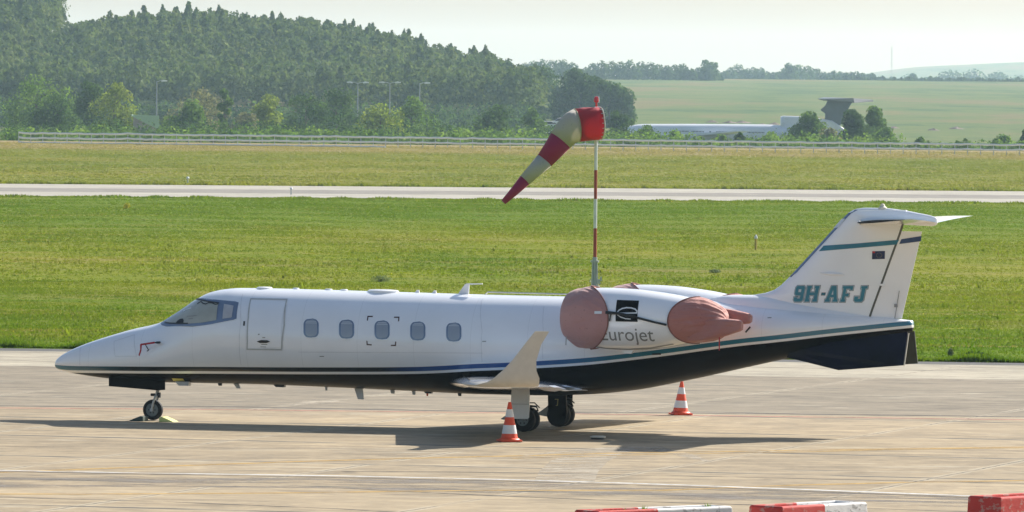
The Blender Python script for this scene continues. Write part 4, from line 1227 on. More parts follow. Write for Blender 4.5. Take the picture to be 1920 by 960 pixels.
# roof fittings
def roof_blister(px, w, h, wid, mat='white'):
    s0, _ = pl(px - w / 2, 545); s1, _ = pl(px + w / 2, 545)
    mb = MB(); n = 16; vs = []; fs = []
    for j, (k, z) in enumerate(((1.0, -0.06), (1.0, h * 0.4), (0.86, h * 0.85), (0.5, h))):
        for i in range(n):
            a = 6.283 * i / n; st = (s0 + s1) / 2 + (s1 - s0) / 2 * k * math.cos(a)
            vs.append((st, wid * k * math.sin(a), float(fus.zt(st)) + z))
    for j in range(3):
        for i in range(n): fs.append((j * n + i, j * n + (i + 1) % n, (j + 1) * n + (i + 1) % n, (j + 1) * n + i))
    fs.append(tuple(range(3 * n, 4 * n))); mb.add(vs, fs)
    return mb.build('roof_antenna', M[mat], jet, smooth=True)
roof_blister(496, 28, 0.03, 0.16)
roof_blister(555, 12, 0.022, 0.06)
roof_blister(616, 14, 0.022, 0.07)
roof_blister(645, 14, 0.022, 0.07)
roof_blister(719, 58, 0.04, 0.24)
for px in (782, 814):
    st, _ = pl(px, 545); z = float(fus.zt(st)); mb = MB()
    mb.prism([(st - 0.06, -0.012, z - 0.02), (st + 0.05, -0.012, z - 0.02), (st + 0.04, -0.012, z + 0.05), (st + 0.0, -0.012, z + 0.05)], (0, 0.024, 0)); mb.build('roof_antenna', M['white'], jet)
q = [pl(858, 553), pl(873, 552), pl(879, 551), pl(880, 534), pl(905, 533), pl(904, 531.3), pl(876, 531.3), pl(872, 533)]
mb = MB(); mb.prism([(p[0], -0.014, p[1]) for p in q], (0, 0.028, 0)); mb.build('blade_antenna', M['white'], jet)
mb = MB(); s0, z0 = pl(910, 549.5); s1, z1 = pl(1065, 553.5); mb.path([(s0, 0, float(fus.zt(s0)) + 0.002), (s0 + 0.05, 0, z0 + 0.02), (s1, 0, z1 + 0.02)], 0.012); mb.build('aerial_rail', M['steel'], jet)
# belly fittings
def belly(px0, px1, depth, name='belly_antenna', mat='dark', wid=0.02, b=0.0, shift=0.0):
    s0 = pl(px0, 725)[0]; s1 = pl(px1, 725)[0]; z0 = float(fus.zb(s0)) + 0.03; z1 = float(fus.zb(s1)) + 0.03
    mb = MB(); mb.prism([(s0, b - wid, z0), (s1, b - wid, z1), (s1 + shift, b - wid, z1 - depth - 0.03), (s0 + shift + (s1 - s0) * 0.3, b - wid, z0 - depth - 0.03)], (0, 2 * wid, 0))
    return mb.build(name, M[mat], jet)
belly(664, 680, 0.21, mat='strut', wid=0.02, shift=0.03)
belly(336, 362, 0.05, 'belly_blister', 'strut', 0.08, -0.2)
belly(408, 416, 0.045); belly(436, 446, 0.09, mat='strut', shift=0.06); belly(512, 534, 0.04, 'belly_blister', 'dark', 0.06)
belly(609, 614, 0.07, mat='strut', wid=0.01); belly(731, 740, 0.07, mat='strut', wid=0.012); belly(772, 779, 0.07, mat='strut', wid=0.012)
belly(794, 810, 0.03, 'belly_blister', 'dark', 0.05); belly(799, 803, 0.08, 'drain_tube', 'cone_red', 0.01); belly(858, 865, 0.05, 'drain_tube', 'dark', 0.02)
mb = MB(); strip(mb, fus, [(326, 711.5), (342, 712)], 0.055, 0.006); mb.build('yellow_placard', M['yellow'], jet)

# nose gear
def wheel(name, s, b, r, w, parent, rimr=0.55):
    g_ = MB(); z = r + 0.012
    g_.lathe((s, b - w / 2, z), (0, 1, 0), [(0, r * rimr), (0.0, r * 0.80), (w * 0.16, r * 0.965), (w * 0.34, r), (w * 0.66, r), (w * 0.84, r * 0.965), (w, r * 0.80), (w, r * rimr)], 40)
    wh = g_.build(name, M['rubber'], parent, smooth=True)
    h = MB(); h.lathe((s, b - w / 2 - 0.004, z), (0, 1, 0), [(0, r * (rimr + 0.02)), (0.0, r * (rimr - 0.06)), (0.02, r * (rimr - 0.10)), (0.024, r * 0.18), (-0.012, r * 0.16), (-0.016, 0.001)], 32)
    h.build('rim', M['rim'], wh, smooth=True)
    sp = MB()
    for k in range(6):
        a = k * math.pi / 3
        sp.tube((s + math.cos(a) * r * 0.32, b - w / 2 - 0.006, z + math.sin(a) * r * 0.32), (s + math.cos(a) * r * 0.32, b - w / 2 + 0.02, z + math.sin(a) * r * 0.32), r * 0.07, n=10)
    sp.build('wheel_bolts', M['dark'], wh)
    return wh
ns, nz_ = pl(287, 770)
wheel('nose_wheel', ns, 0.0, 0.2, 0.13, jet, 0.62)
a = Vector((*[pl(296, 733)[0]], 0, pl(296, 733)[1])); cz = 0.212
mb = MB(); mb.path([(a.x + 0.05, 0, a.z + 0.25), (a.x, 0, a.z), (a.x - 0.03, 0, a.z - 0.09)], [0.035, 0.035, 0.03], 12)
mb.tube((a.x - 0.10, 0, a.z - 0.07), (a.x + 0.03, 0, a.z - 0.07), 0.022); mb.tube((a.x - 0.02, -0.1, a.z - 0.11), (a.x - 0.02, 0.1, a.z - 0.11), 0.03)
for b in (-0.095, 0.095):
    mb.path([(a.x - 0.02, b, a.z - 0.11), (a.x - 0.06, b, a.z - 0.22), (ns, b, cz)], [0.024, 0.022, 0.022], 10)
mb.tube((ns, -0.11, cz), (ns, 0.11, cz), 0.03)
mb.build('nose_strut', M['strut'], jet, smooth=True)
mb = MB(); mb.tube((a.x - 0.14, 0, a.z - 0.075), (a.x - 0.05, 0, a.z - 0.075), 0.028); mb.tube((a.x + 0.02, 0, a.z - 0.03), (a.x + 0.02, 0, a.z - 0.13), 0.04); mb.build('steering_unit', M['dark'], jet)
dpx = [(204, 706), (204, 724), (250, 728), (296, 732), (309, 731), (309, 706)]
for b, nm in ((-0.24, 'nose_gear_door'), (0.2, 'nose_gear_door')):
    mb = MB(); mb.prism([(pl(x, y, b)[0], b, pl(x, y, b)[1]) for x, y in dpx], (0, 0.03, 0)); dr = mb.build(nm, M['black'], jet)
    if b < 0:
        l = MB(); l.prism([(pl(x, y, b)[0], b - 0.006, pl(x, y, b)[1]) for x, y in ((224, 705.3), (279, 710.2), (279, 711), (224, 706.2))], (0, 0.004, 0)); l.build('hinge_line', M['yellow'], dr)

# main gear
def main_gear(sgn):
    b0 = sgn * 1.22
    # positions read off the near leg
    s_w, _ = pl(986, 788, -1.22)
    for k, bb in enumerate((-0.15, 0.15)):
        wheel('main_wheel', s_w, b0 + bb, 0.232, 0.16, jet, 0.5)
    s0, z0 = pl(975, 726, -1.22)
    mb = MB(); mb.path([(s0 + 0.06, b0 * 1.02, z0 + 0.15), (s0 + 0.05, b0, 0.55), (s_w - 0.02, b0, 0.25)], [0.055, 0.05, 0.045], 12)
    mb.tube((s_w, b0 - 0.2, 0.244), (s_w, b0 + 0.2, 0.244), 0.04)
    mb.build('main_strut', M['strut'], jet, smooth=True)
    ml = MB(); ml.path([(s0 + 0.16, b0, 0.50), (s0 + 0.33, b0, 0.49), (s0 + 0.36, b0, 0.42), (s_w + 0.06, b0, 0.33)], 0.02); ml.path([(s0 + 0.14, b0 - 0.03, 0.56), (s0 + 0.30, b0 - 0.03, 0.56), (s0 + 0.40, b0 - 0.03, 0.47)], 0.012)
    ml.build('torque_link', M['dark'], jet, smooth=True)
    dp = [(959, 727), (958, 745), (957, 784), (962, 785.5), (989, 786), (991.5, 783), (993, 745), (992, 727)]
    mb = MB(); off = -0.30 if sgn < 0 else 0.26
    bb = b0 + off
    mb.prism([(pl(x, y, -1.22 - 0.30)[0], bb, pl(x, y, -1.22 - 0.30)[1]) for x, y in dp], (0, 0.035, 0))
    d = mb.build('main_gear_door', M['white'] if sgn < 0 else M['black'], jet, bevel=0.01)
    sl = MB(); sl.prism([(pl(x, y, -1.52)[0], bb - 0.004, pl(x, y, -1.52)[1]) for x, y in ((959, 757), (993, 757.5), (993, 758.3), (959, 757.8))], (0, 0.003, 0)); sl.build('door_joint', M['seam'], d)
    # small forward stone guard
    wg = MB(); sg, zg = pl(950, 781, -1.3)
    wg.prism([(sg - 0.12, b0 - 0.1, 0.24), (sg + 0.12, b0 - 0.1, 0.20), (sg + 0.12, b0 - 0.1, 0.42), (sg + 0.08, b0 - 0.1, 0.38)], (0, 0.05, 0)); wg.build('stone_guard', M['strut'], jet)
main_gear(-1); main_gear(1)
# far inner door: black plate seen below the belly behind the near leg
mb = MB(); mb.prism([(pl(x, y, 0.9)[0], 0.9, pl(x, y, 0.9)[1]) for x, y in ((1027, 736), (1061, 735), (1063, 775), (1058, 796), (1034, 797), (1028, 780))], (0, 0.03, 0)); dd = mb.build('inner_gear_door', M['black'], jet)
mb = MB()
for quad in (((1040, 748), (1047, 748), (1047, 749.3), (1040, 749.3)), ((1045, 748), (1047, 748), (1046, 761), (1044, 761)), ((1042, 759.5), (1046, 759.5), (1046, 761), (1042, 761))):
    mb.prism([(pl(x, y, 0.89)[0], 0.89, pl(x, y, 0.89)[1]) for x, y in quad], (0, 0.004, 0))
mb.build('door_stencil', simple('faded_yellow_stencil', (0.25, 0.22, 0.05), 0.6), dd)

# wings
def airfoil(n=14, t=0.11):
    up, lo = [], []
    for i in range(n + 1):
        x = 0.5 * (1 - math.cos(math.pi * i / n))
        y = 5 * t * (0.2969 * math.sqrt(x) - 0.126 * x - 0.3516 * x * x + 0.2843 * x ** 3 - 0.1036 * x ** 4)
        up.append((x, y * 1.1)); lo.append((x, -y * 0.8))
    return up + lo[::-1][1:-1]
def wing_loft(name, secs, mat, parent, t=0.10, x0=0.0, x1=1.0, vertical=False, smooth=True, caps=True):
    """secs: (le_s, z, b, chord, thick, twist)"""
    prof = [p for p in airfoil(18, 1.0)]
    prof = [(min(max(x, x0), x1), y) for x, y in prof]
    v = []
    for le, z, b, c, th, tw in secs:
        for x, y in prof:
            yy = y * th * c
            if vertical == True: v.append((le + x * c, b + yy, z))
            elif vertical: # winglet: thickness mostly sideways
                v.append((le + x * c, b + yy * vertical, z + yy * (1 - vertical)))
            else: v.append((le + x * c, b, z + yy - x * c * math.tan(tw)))
    n = len(prof); f = []
    for i in range(len(secs) - 1):
        for k in range(n): f.append((i * n + k, i * n + (k + 1) % n, (i + 1) * n + (k + 1) % n, (i + 1) * n + k))
    if caps: f += [tuple(range(n)), tuple(reversed(range((len(secs) - 1) * n, len(secs) * n)))]
    mb = MB(); mb.add(v, f)
    return mb.build(name, mat, parent, smooth=smooth)
rs0, rz0 = pl(833, 718, -0.85); rs1, _ = pl(1100, 722, -0.85)
ts0, tz0 = pl(868, 720, -6.3); ts1, _ = pl(1012, 724, -6.3)
for sgn in (-1, 1):
    secs = []
    for k in range(9):
        t = k / 8
        kink = max(0, 1 - t / 0.25) * 0.0
        le = rs0 + (ts0 - rs0) * t; te = rs1 + (ts1 - rs1) * t
        z = rz0 + (tz0 - rz0) * t
        b = sgn * (0.55 + (6.3 - 0.55) * t)
        if k == 0: le -= 0.0
        secs.append((le, z, b, te - le, 0.095 if t < .9 else 0.08, R(1.0)))
    wg = wing_loft('wing', secs, M['white'], jet)
    lee = [(le - 0.004, z, b, c, th * 1.04, tw) for le, z, b, c, th, tw in secs]
    # polished leading edge: first 9 % of the chord, 2 mm proud
    wing_loft('leading_edge', [(le, z, b, c, th, tw) for le, z, b, c, th, tw in lee], M['chrome'], wg, x1=0.10)
    # tip bend and winglet
    le, z, b, c, th, tw = secs[-1]
    pts = [(868, 1012, 720, 6.3), (890, 1010, 722, 6.42), (914, 1011, 716, 6.52), (927, 1011.5, 708, 6.57), (943, 1006, 694, 6.62), (960, 1005.5, 676, 6.67), (984, 1015, 645, 6.76), (1003, 1030, 621, 6.84)]
    ws = []
    for x0_, x1_, y_, b_ in pts:
        s0_, z_ = pl(x0_, y_, -b_); s1_, _ = pl(x1_, y_, -b_)
        ws.append((s0_, z_, sgn * b_, s1_ - s0_, 0.07, 0))
    prof = airfoil(14, 1.0); v = []; n = len(prof)
    for i, (s0_, z_, b_, c_, th_, _) in enumerate(ws):
        k = [0.0, 0.4, 0.75, 0.9, 0.96, 0.97, 0.97, 0.97][i]
        for x, y in prof:
            yy = y * th_ * c_
            v.append((s0_ + x * c_, b_ - sgn * yy * k, z_ + yy * (1 - k)))
    f = []
    for i in range(len(ws) - 1):
        for kk in range(n): f.append((i * n + kk, i * n + (kk + 1) % n, (i + 1) * n + (kk + 1) % n, (i + 1) * n + kk))
    f += [tuple(range(n)), tuple(reversed(range((len(ws) - 1) * n, len(ws) * n)))]
    mb = MB(); mb.add(v, f); mb.build('winglet', simple('shaded_winglet_paint', (0.62, 0.585, 0.53), 0.5, var=0.06) if sgn < 0 else M['white'], jet, smooth=True)  # near winglet's beige has the shade of its backlit side put into the colour
    # flap track fairings under the trailing edge
    for bb, L in ((2.3, 0.5), (4.0, 0.42)):
        t = (bb - 0.55) / 5.75; te = rs1 + (ts1 - rs1) * t; z = rz0 + (tz0 - rz0) * t - 0.04
        mb = MB(); mb.lathe((te - L * 1.1, sgn * bb, z - 0.01), (1, 0, -0.03), [(0, 0.005), (0.15, 0.05), (0.35, 0.06), (L * 1.35, 0.004)], 14); mb.build('flap_track_fairing', M['white'], jet, smooth=True)
    # flap, drooped a little
    fb = MB()
    for t0, t1, dz in ((0.10, 0.60, 0.045),):
        a0 = rs1 + (ts1 - rs1) * t0; a1 = rs1 + (ts1 - rs1) * t1
        za = rz0 + (tz0 - rz0) * t0 - 0.04; zb = rz0 + (tz0 - rz0) * t1 - 0.04
        b0_, b1_ = sgn * (0.55 + 5.75 * t0), sgn * (0.55 + 5.75 * t1)
        fb.add([(a0 - 0.45, b0_, za + 0.02), (a1 - 0.38, b1_, zb + 0.02), (a1 + 0.03, b1_, zb - dz), (a0 + 0.03, b0_, za - dz),
                (a0 - 0.45, b0_, za - 0.03), (a1 - 0.38, b1_, zb - 0.03), (a1 + 0.03, b1_, zb - dz - 0.01), (a0 + 0.03, b0_, za - dz - 0.01)],
               [(0, 1, 2, 3), (7, 6, 5, 4), (0, 4, 5, 1), (1, 5, 6, 2), (2, 6, 7, 3), (3, 7, 4, 0)])
    fb.build('flap', M['white'], jet)
# wing-root belly fairing line
# fin and rudder
def fin_sec(zpx):  # helper on centre plane
    return None
FIN_LE = [(1395, 590), (1398, 570), (1402, 558), (1412, 553), (1436, 549), (1452, 543.5), (1464, 535), (1481, 518.5), (1584, 406), (1592, 398), (1604, 392.5)]
HINGE = [(1631, 600), (1631, 595), (1689, 434), (1694, 418), (1700, 396)]
le_p = [pl(*p) for p in FIN_LE]; hg_p = [pl(*p) for p in HINGE]
le_of = lambda z: float(np.interp(z, [p[1] for p in le_p], [p[0] for p in le_p]))
hg_of = lambda z: float(np.interp(z, [p[1] for p in hg_p], [p[0] for p in hg_p]))
te_p = [pl(*p) for p in ((1691, 600), (1691, 597), (1729, 432), (1732, 420))]
te_of = lambda z: float(np.interp(z, [p[1] for p in te_p], [p[0] for p in te_p]))
def fin_y(s, z):                    # half thickness of the fin surface
    le, hg = le_of(z), hg_of(z)
    u = min(max((s - le) / (hg - le), 0.0), 1.0)
    z0 = 1.9; z1 = 4.3
    tmax = 0.15 + (0.075 - 0.15) * min(max((z - z0) / (z1 - z0), 0), 1)
    return tmax * (math.sqrt(u / 0.25) * (1.5 - 0.5 * u / 0.25) if u < 0.25 else 1.0 - 0.38 * ((u - 0.25) / 0.75) ** 1.5)
zs = sorted(set([le_p[0][1], 1.95] + [p[1] for p in le_p] + list(np.linspace(2.2, le_p[-1][1], 26))))
zs = [z for z in zs if z >= le_p[0][1]]
us = [0, .01, .03, .06, .1, .15, .2, .3, .4, .5, .6, .7, .8, .9, 1.0]
v, f = [], []
for z in zs:
    le, hg = le_of(z), hg_of(z)
    row = [(le + (hg - le) * u, -fin_y(le + (hg - le) * u, z), z) for u in us] + [(le + (hg - le) * u, fin_y(le + (hg - le) * u, z), z) for u in us[::-1][:-1]]
    v += row
n = 2 * len(us) - 1
for i in range(len(zs) - 1):
    for k in range(n): f.append((i * n + k, i * n + (k + 1) % n, (i + 1) * n + (k + 1) % n, (i + 1) * n + k))
f += [tuple(range(n)), tuple(reversed(range((len(zs) - 1) * n, len(zs) * n)))]
n0 = len(v)
_le0 = le_of(zs[0]) + 0.3; _hg0 = hg_of(zs[0])
v += [(_le0 + (_hg0 - _le0) * u, -0.05, 1.55) for u in us] + [(_le0 + (_hg0 - _le0) * u, 0.05, 1.55) for u in us[::-1][:-1]]
f = [q for q in f if q != tuple(range(n))] + [(n0 + k, n0 + (k + 1) % n, (k + 1) % n, k) for k in range(n)] + [tuple(range(n0, n0 + n))]
mb = MB(); mb.add(v, f); fin = mb.build('fin', M['white'], jet, smooth=True)
finpt = lambda s, z, off=0.006: Vector((s, -(fin_y(s, z) + off), z))
# dorsal base
FB = Body([(1330, 560, 585, 0.05, 0.2), (1372, 553, 590, 0.30, 0.2), (1420, 553, 600, 0.34, 0.2), (1500, 566, 610, 0.27, 0.15), (1600, 585, 612, 0.2, 0.2), (1640, 592, 612, 0.15, 0.3)])
FB.mesh('dorsal_fairing', M['white'], jet, ns=40, na=32, cosine=False)
# rudder
zs2 = list(np.linspace(pl(1660, 596.5)[1], pl(1710, 434)[1], 14))
v, f = [], []
for z in zs2:
    hg, te = hg_of(z) + 0.028, te_of(z); t0 = fin_y(hg_of(z), z) * 0.95
    v += [(hg, -t0, z), (hg + (te - hg) * .5, -t0 * .62, z), (te, -0.006, z), (te, 0.006, z), (hg + (te - hg) * .5, t0 * .62, z), (hg, t0, z)]
for i in range(len(zs2) - 1):
    for k in range(6): f.append((i * 6 + k, i * 6 + (k + 1) % 6, (i + 1) * 6 + (k + 1) % 6, (i + 1) * 6 + k))
f += [tuple(range(6)), tuple(reversed(range(13 * 6, 14 * 6)))]
mb = MB(); mb.add(v, f); rud = mb.build('rudder', M['white'], jet)
def rudpt(s, z, off=0.006):
    hg, te = hg_of(z) + 0.028, te_of(z); t0 = fin_y(hg_of(z), z) * 0.95
    u = min(max((s - hg) / (te - hg), 0), 1)
    yy = t0 * (1 - 0.76 * u) if u < .5 else t0 * .62 * (1 - (u - .5) / .5) + 0.006
    return Vector((s, -(yy + off), z))
# dark hinge gap
v = []
for z in np.linspace(pl(1660, 597)[1], pl(1694, 418)[1], 10): v += [(hg_of(z) - 0.012, -fin_y(hg_of(z), z) - 0.004, z), (hg_of(z) + 0.030, -fin_y(hg_of(z), z) * 0.97 - 0.004, z)]
mk('hinge_gap', v, [(2 * i, 2 * i + 1, 2 * i + 3, 2 * i + 2) for i in range(9)], simple('hinge_gap_shadow', (0.12, 0.12, 0.10), 0.8), fin)
# blue leading edge boot and stripe
def fin_pxpoly(pts, b=-0.12):
    out = []
    for p in pts:
        bb = b
        for _ in range(6): s_, z_ = pl(p[0], p[1], bb); bb = -fin_y(s_, z_)
        out.append(pl(p[0], p[1], bb))
    return out
boot = []
z_lo, z_hi = pl(1481, 519)[1], pl(1602, 393)[1]
zz = np.linspace(z_lo, z_hi, 20)
v = []
for z in zz:
    le = le_of(z)
    k = 0.03 if abs(z - z_lo) < 0.02 else 0.075
    for dx in (0.0, 0.006, 0.015, 0.03, 0.05, k + 0.001): v.append((le + dx, -(fin_y(le + dx, z) + 0.005), z))
mk('leading_edge_boot', v, [(6 * i + k, 6 * i + k + 1, 6 * i + k + 7, 6 * i + k + 6) for i in range(19) for k in range(5)], M['frame_blue'], fin, True)
st = fin_pxpoly([(1535.5, 471), (1544.5, 460.5), (1600, 457), (1686, 449.5), (1681, 458.5), (1600, 465.5)])
decal('fin_stripe', [st], finpt, M['teal'], fin)
st = [pl(x, y, -0.06) for x, y in ((1690, 448.5), (1727, 442.5), (1725.5, 452.5), (1686, 457.5))]
decal('rudder_stripe', [st], rudpt, simple('dark_blue_paint', (0.008, 0.04, 0.14), 0.4, coat=0.3), rud)
# white de-icing plate on the leading edge
decal('fin_light', [fin_pxpoly([(1563, 427.5), (1578, 410.5), (1585, 410), (1573, 426.5)])], lambda s, z: finpt(s, z, 0.010), M['cone_white'], fin)
# flag
fl = fin_pxpoly([(1635.5, 471), (1659.5, 470.5), (1659, 485.5), (1635, 486)])
flag = decal('flag', [fl], finpt, M['navy'], fin)
decal('flag_canton', [fin_pxpoly([(1636, 471), (1641, 471), (1641, 474.5), (1636, 474.5)])], lambda s, z: finpt(s, z, 0.010), M['red_tag'], flag)
stp = []
for k in range(12):
    a = k * math.pi / 6; stp.append(fin_pxpoly(rrect(1648.5 + 5.2 * math.cos(a), 478.5 + 4.2 * math.sin(a), 1.0, 1.0, 0.4, 1)))
decal('flag_stars', stp, lambda s, z: finpt(s, z, 0.010), simple('flag_star_yellow', (0.35, 0.30, 0.12), 0.5), flag)
# registration 9H-AFJ in slanted block letters
G = {'9': [[(0, 0.12), (.15, 0), (.85, 0), (1, .12), (1, .88), (.85, 1), (.15, 1), (0, .88), (0, .5), (.15, .38), (.62, .38), (.62, .22), (.38, .22), (.38, .3), (0, .3)], [(.36, .6), (.64, .6), (.64, .78), (.36, .78)]],
     'H': [[(0, 0), (.4, 0), (.4, .18), (.33, .18), (.33, .4), (.67, .4), (.67, .18), (.6, .18), (.6, 0), (1, 0), (1, .18), (.97, .18), (.97, .82), (1, .82), (1, 1), (.6, 1), (.6, .82), (.67, .82), (.67, .6), (.33, .6), (.33, .82), (.4, .82), (.4, 1), (0, 1), (0, .82), (.03, .82), (.03, .18), (0, .18)]],
     '-': [[(0.1, .40), (.9, .40), (.9, .58), (.1, .58)]],
     'A': [[(0, 0), (.42, 0), (.42, .17), (.36, .17), (.39, .28), (.63, .28), (.66, .17), (.6, .17), (.6, 0), (1.02, 0), (1.02, .17), (.95, .17), (.72, 1), (.30, 1), (.07, .17), (0, .17)], [(.44, .45), (.58, .45), (.51, .74)]],
     'F': [[(0, 0), (.48, 0), (.48, .18), (.40, .18), (.40, .33), (.72, .33), (.72, .53), (.40, .53), (.40, .80), (.72, .80), (.72, .72), (1, .72), (1, 1), (0, 1), (0, .82), (.08, .82), (.08, .18), (0, .18)]],
     'J': [[(0, .36), (0, .12), (.15, 0), (.70, 0), (.85, .12), (.85, .82), (1, .82), (1, 1), (.42, 1), (.42, .82), (.5, .82), (.5, .22), (.36, .22), (.36, .36)]]}
def reg_poly(ch, x0, x1, y0, y1, grow=0.0):
    out = []
    for poly in G[ch]:
        cx = sum(p[0] for p in poly) / len(poly); 
        q = []
        for gx, gy in poly:
            yy = y1 + (y0 - y1) * gy
            xx = x0 + (x1 - x0) * gx + (gy - 0.0) * 6.0
            q.append((xx, yy))
        out.append(q)
    return out
def grow_poly(q, g):
    """push an outline outward by g pixels (mitred)"""
    n = len(q); area = sum(q[i][0] * q[(i + 1) % n][1] - q[(i + 1) % n][0] * q[i][1] for i in range(n))
    sg = 1 if area > 0 else -1
    out = []
    for i in range(n):
        a, b, c = Vector(q[i - 1]), Vector(q[i]), Vector(q[(i + 1) % n])
        d1 = (b - a).normalized(); d2 = (c - b).normalized()
        n1 = Vector((d1.y, -d1.x)) * sg; n2 = Vector((d2.y, -d2.x)) * sg
        m = (n1 + n2); L = max(m.length, 0.5); m = m / L
        k = min(1.0 / max(m.dot(n1), 0.5), 1.6)
        out.append((b.x + m.x * g * k, b.y + m.y * g * k))
    return out
spans = [('9', 1487, 1505), ('H', 1508, 1532), ('-', 1536, 1546), ('A', 1546, 1570), ('F', 1575, 1595), ('J', 1600, 1622)]
regs = {'dark': [], 'pale': [], 'teal': [], 'hole': []}
for ch, x0, x1 in spans:
    ps = reg_poly(ch, x0, x1, 535.5 + (x0 - 1487) * 0.004, 566 + (x0 - 1487) * 0.004)
    outer = ps[0]
    if ch != '-': regs['dark'].append(fin_pxpoly(grow_poly(outer, 1.2)))
    else: regs['dark'].append(fin_pxpoly(outer))
    if ch != '-': regs['pale'].append(fin_pxpoly(grow_poly(outer, 0.5)))
    regs['teal'].append(fin_pxpoly(grow_poly(outer, -0.4 if ch != '-' else -1.2)))
    for h in ps[1:]: regs['hole'].append(fin_pxpoly(h))
reg = decal('registration', regs['dark'], finpt, M['dark_outline'], fin, 0.1)
decal('letter_outline', regs['pale'], lambda s, z: finpt(s, z, 0.009), M['outline'], reg, 0.1)
decal('letter_face', regs['teal'], lambda s, z: finpt(s, z, 0.012), simple('registration_teal', (0.014, 0.19, 0.26), 0.4, coat=0.3), reg, 0.1)
decal('letter_hole', regs['hole'], lambda s, z: finpt(s, z, 0.015), M['outline'], reg, 0.1)
# small fin scoop and rudder fittings
mb = MB(); sq = fin_pxpoly([(1538, 512), (1583, 515)]); mb.path([finpt(*sq[0], 0.0), finpt((sq[0][0] + sq[1][0]) / 2, (sq[0][1] + sq[1][1]) / 2, 0.018), finpt(*sq[1], 0.0)], [0.012, 0.03, 0.012], 8); mb.build('fin_scoop', M['white'], fin, smooth=True)
s_, z_ = pl(1680, 573, -0.05); mb = MB(); mb.box((s_, -0.06, z_), (0.06, 0.03, 0.06)); mb.path([(s_ + 0.06, -0.05, z_ + 0.28), (s_ - 0.02, -0.05, z_ - 0.24)], 0.008, 6); mb.build('tab_linkage', M['seam'], rud)
mb = MB(); mb.box((pl(1655, 534, -0.1)[0], -0.115, pl(1655, 534, -0.1)[1]), (0.09, 0.02, 0.04)); mb.build('hinge_bracket', M['white'], fin)
# fin top cap (bullet) and beacon
CAP = Body([(1592, 399, 402, 0.02, 0.5), (1597, 395, 410, 0.055, 0.5), (1605, 391.8, 414, 0.075, 0.5), (1625, 389.5, 416, 0.09, 0.45), (1655, 390, 418, 0.10, 0.42), (1690, 393.5, 421, 0.10, 0.42), (1725, 400, 423, 0.09, 0.42), (1748, 405, 424, 0.06, 0.45), (1757, 409, 421, 0.03, 0.5)])
CAP.mesh('fin_cap', M['white'], jet, ns=40, na=28)
s_, z_ = pl(1655, 390); mb = MB(); mb.lathe((s_, 0, z_ - 0.02), (0, 0, 1), [(0, 0.085), (0.03, 0.08), (0.05, 0.05), (0.055, 0.045), (0.085, 0.04), (0.10, 0.02), (0.104, 0.001)], 20); mb.build('beacon_light', M['cream'], jet, smooth=True)
# tailplane
s_lr = pl(1600, 415)[0]; z_r = pl(1700, 417)[1]
for sgn in (-1, 1):
    bt = 2.60
    stip, ztip = pl(1607.5, 417.5, -bt); stip2, _ = pl(1708, 409, -bt)
    chord = stip2 - stip; zt_ = ztip
    s_te = pl(1757, 420)[0]
    root_le = stip - 0.62
    secs = []
    for k in range(6):
        t = k / 5
        le = root_le + (stip - root_le) * t; te = s_te + (stip2 - s_te) * t
        zle = z_r - 0.02 + (zt_ - (z_r - 0.02)) * t
        secs.append((le, zle, sgn * (0.02 + (bt - 0.02) * t), te - le, 0.062, R(-4.5) * (0.2 + 0.8 * t)))
    tp = wing_loft('tailplane', secs, M['white'], jet)
    wing_loft('leading_edge', [(a - 0.003, b, c, d, e * 1.05, g) for a, b, c, d, e, g in secs], M['steel'], tp, x1=0.04)
    a_, b_, c_, d_, e_, g_ = secs[-1]
    wing_loft('shaded_tip_fairing', [(a_, b_ - 0.004, c_ + sgn * 0.004, d_ * 0.9, e_, g_), (a_ + 0.02, b_ - 0.008, c_ + sgn * 0.03, d_ * 0.85, e_ * 0.7, g_)], M['dark'], tp)  # dark colour stands in for shade on the tip's edge
# ventral delta fins
for sgn in (-1, 1):
    bot = [(1482, 671.5), (1573, 694), (1694, 685), (1694.5, 683)]
    topp = [(1482, 655), (1573, 643), (1700, 624), (1702, 626)]
    lowp = [(pl(x, y, -0.58)[0], sgn * 0.58, pl(x, y, -0.58)[1]) for x, y in bot[1:3]]
    root = [(pl(x, y, -0.26)[0], sgn * 0.26, pl(x, y, -0.26)[1]) for x, y in ((1702.5, 622), (1484, 652), (1476, 670))]
    pts = lowp + root
    mb = MB(); mb.prism(pts, (0, 0.04 * sgn, 0.0))
    o = mb.build('ventral_fin', M['ventral'] if sgn < 0 else simple('ventral_fin_dark_green', (0.010, 0.018, 0.014), 0.5), jet)
    if sgn < 0:
        te = MB(); te.tube(Vector(pts[1]) + Vector((0.012, 0, 0)), Vector(pts[2]) + Vector((0.012, 0, -0.03)), 0.014); te.build('trailing_edge', M['cream'], o)
# tail cone end cap trim
# nacelles with pylons and covers
NB = -1.42
nac_st = [(1066, 560, 632, 0.40, 0.5), (1075, 549, 641, 0.48, 0.5), (1100, 541, 650, 0.54, 0.5), (1140, 539.5, 654, 0.57, 0.5), (1190, 542, 656, 0.575, 0.5), (1240, 548, 653, 0.55, 0.5), (1290, 557, 644, 0.49, 0.5), (1330, 568, 632, 0.40, 0.5), (1345, 574, 627, 0.36, 0.5)]
NACP = Body(nac_st, NB)
cov_st = [(1057.5, 590, 605, 0.06, 0.5), (1058.5, 571, 622, 0.30, 0.5), (1061, 558, 630, 0.42, 0.5), (1066, 549, 636, 0.48, 0.5), (1076, 543.5, 643, 0.525, 0.5), (1090, 540, 649, 0.56, 0.5), (1106, 536.5, 653.5, 0.585, 0.5), (1122, 537.0, 655.5, 0.59, 0.5), (1140, 537.2, 656, 0.592, 0.5), (1160, 538, 657, 0.595, 0.5), (1180, 539, 658, 0.597, 0.5)]
COV = Body(cov_st, NB)
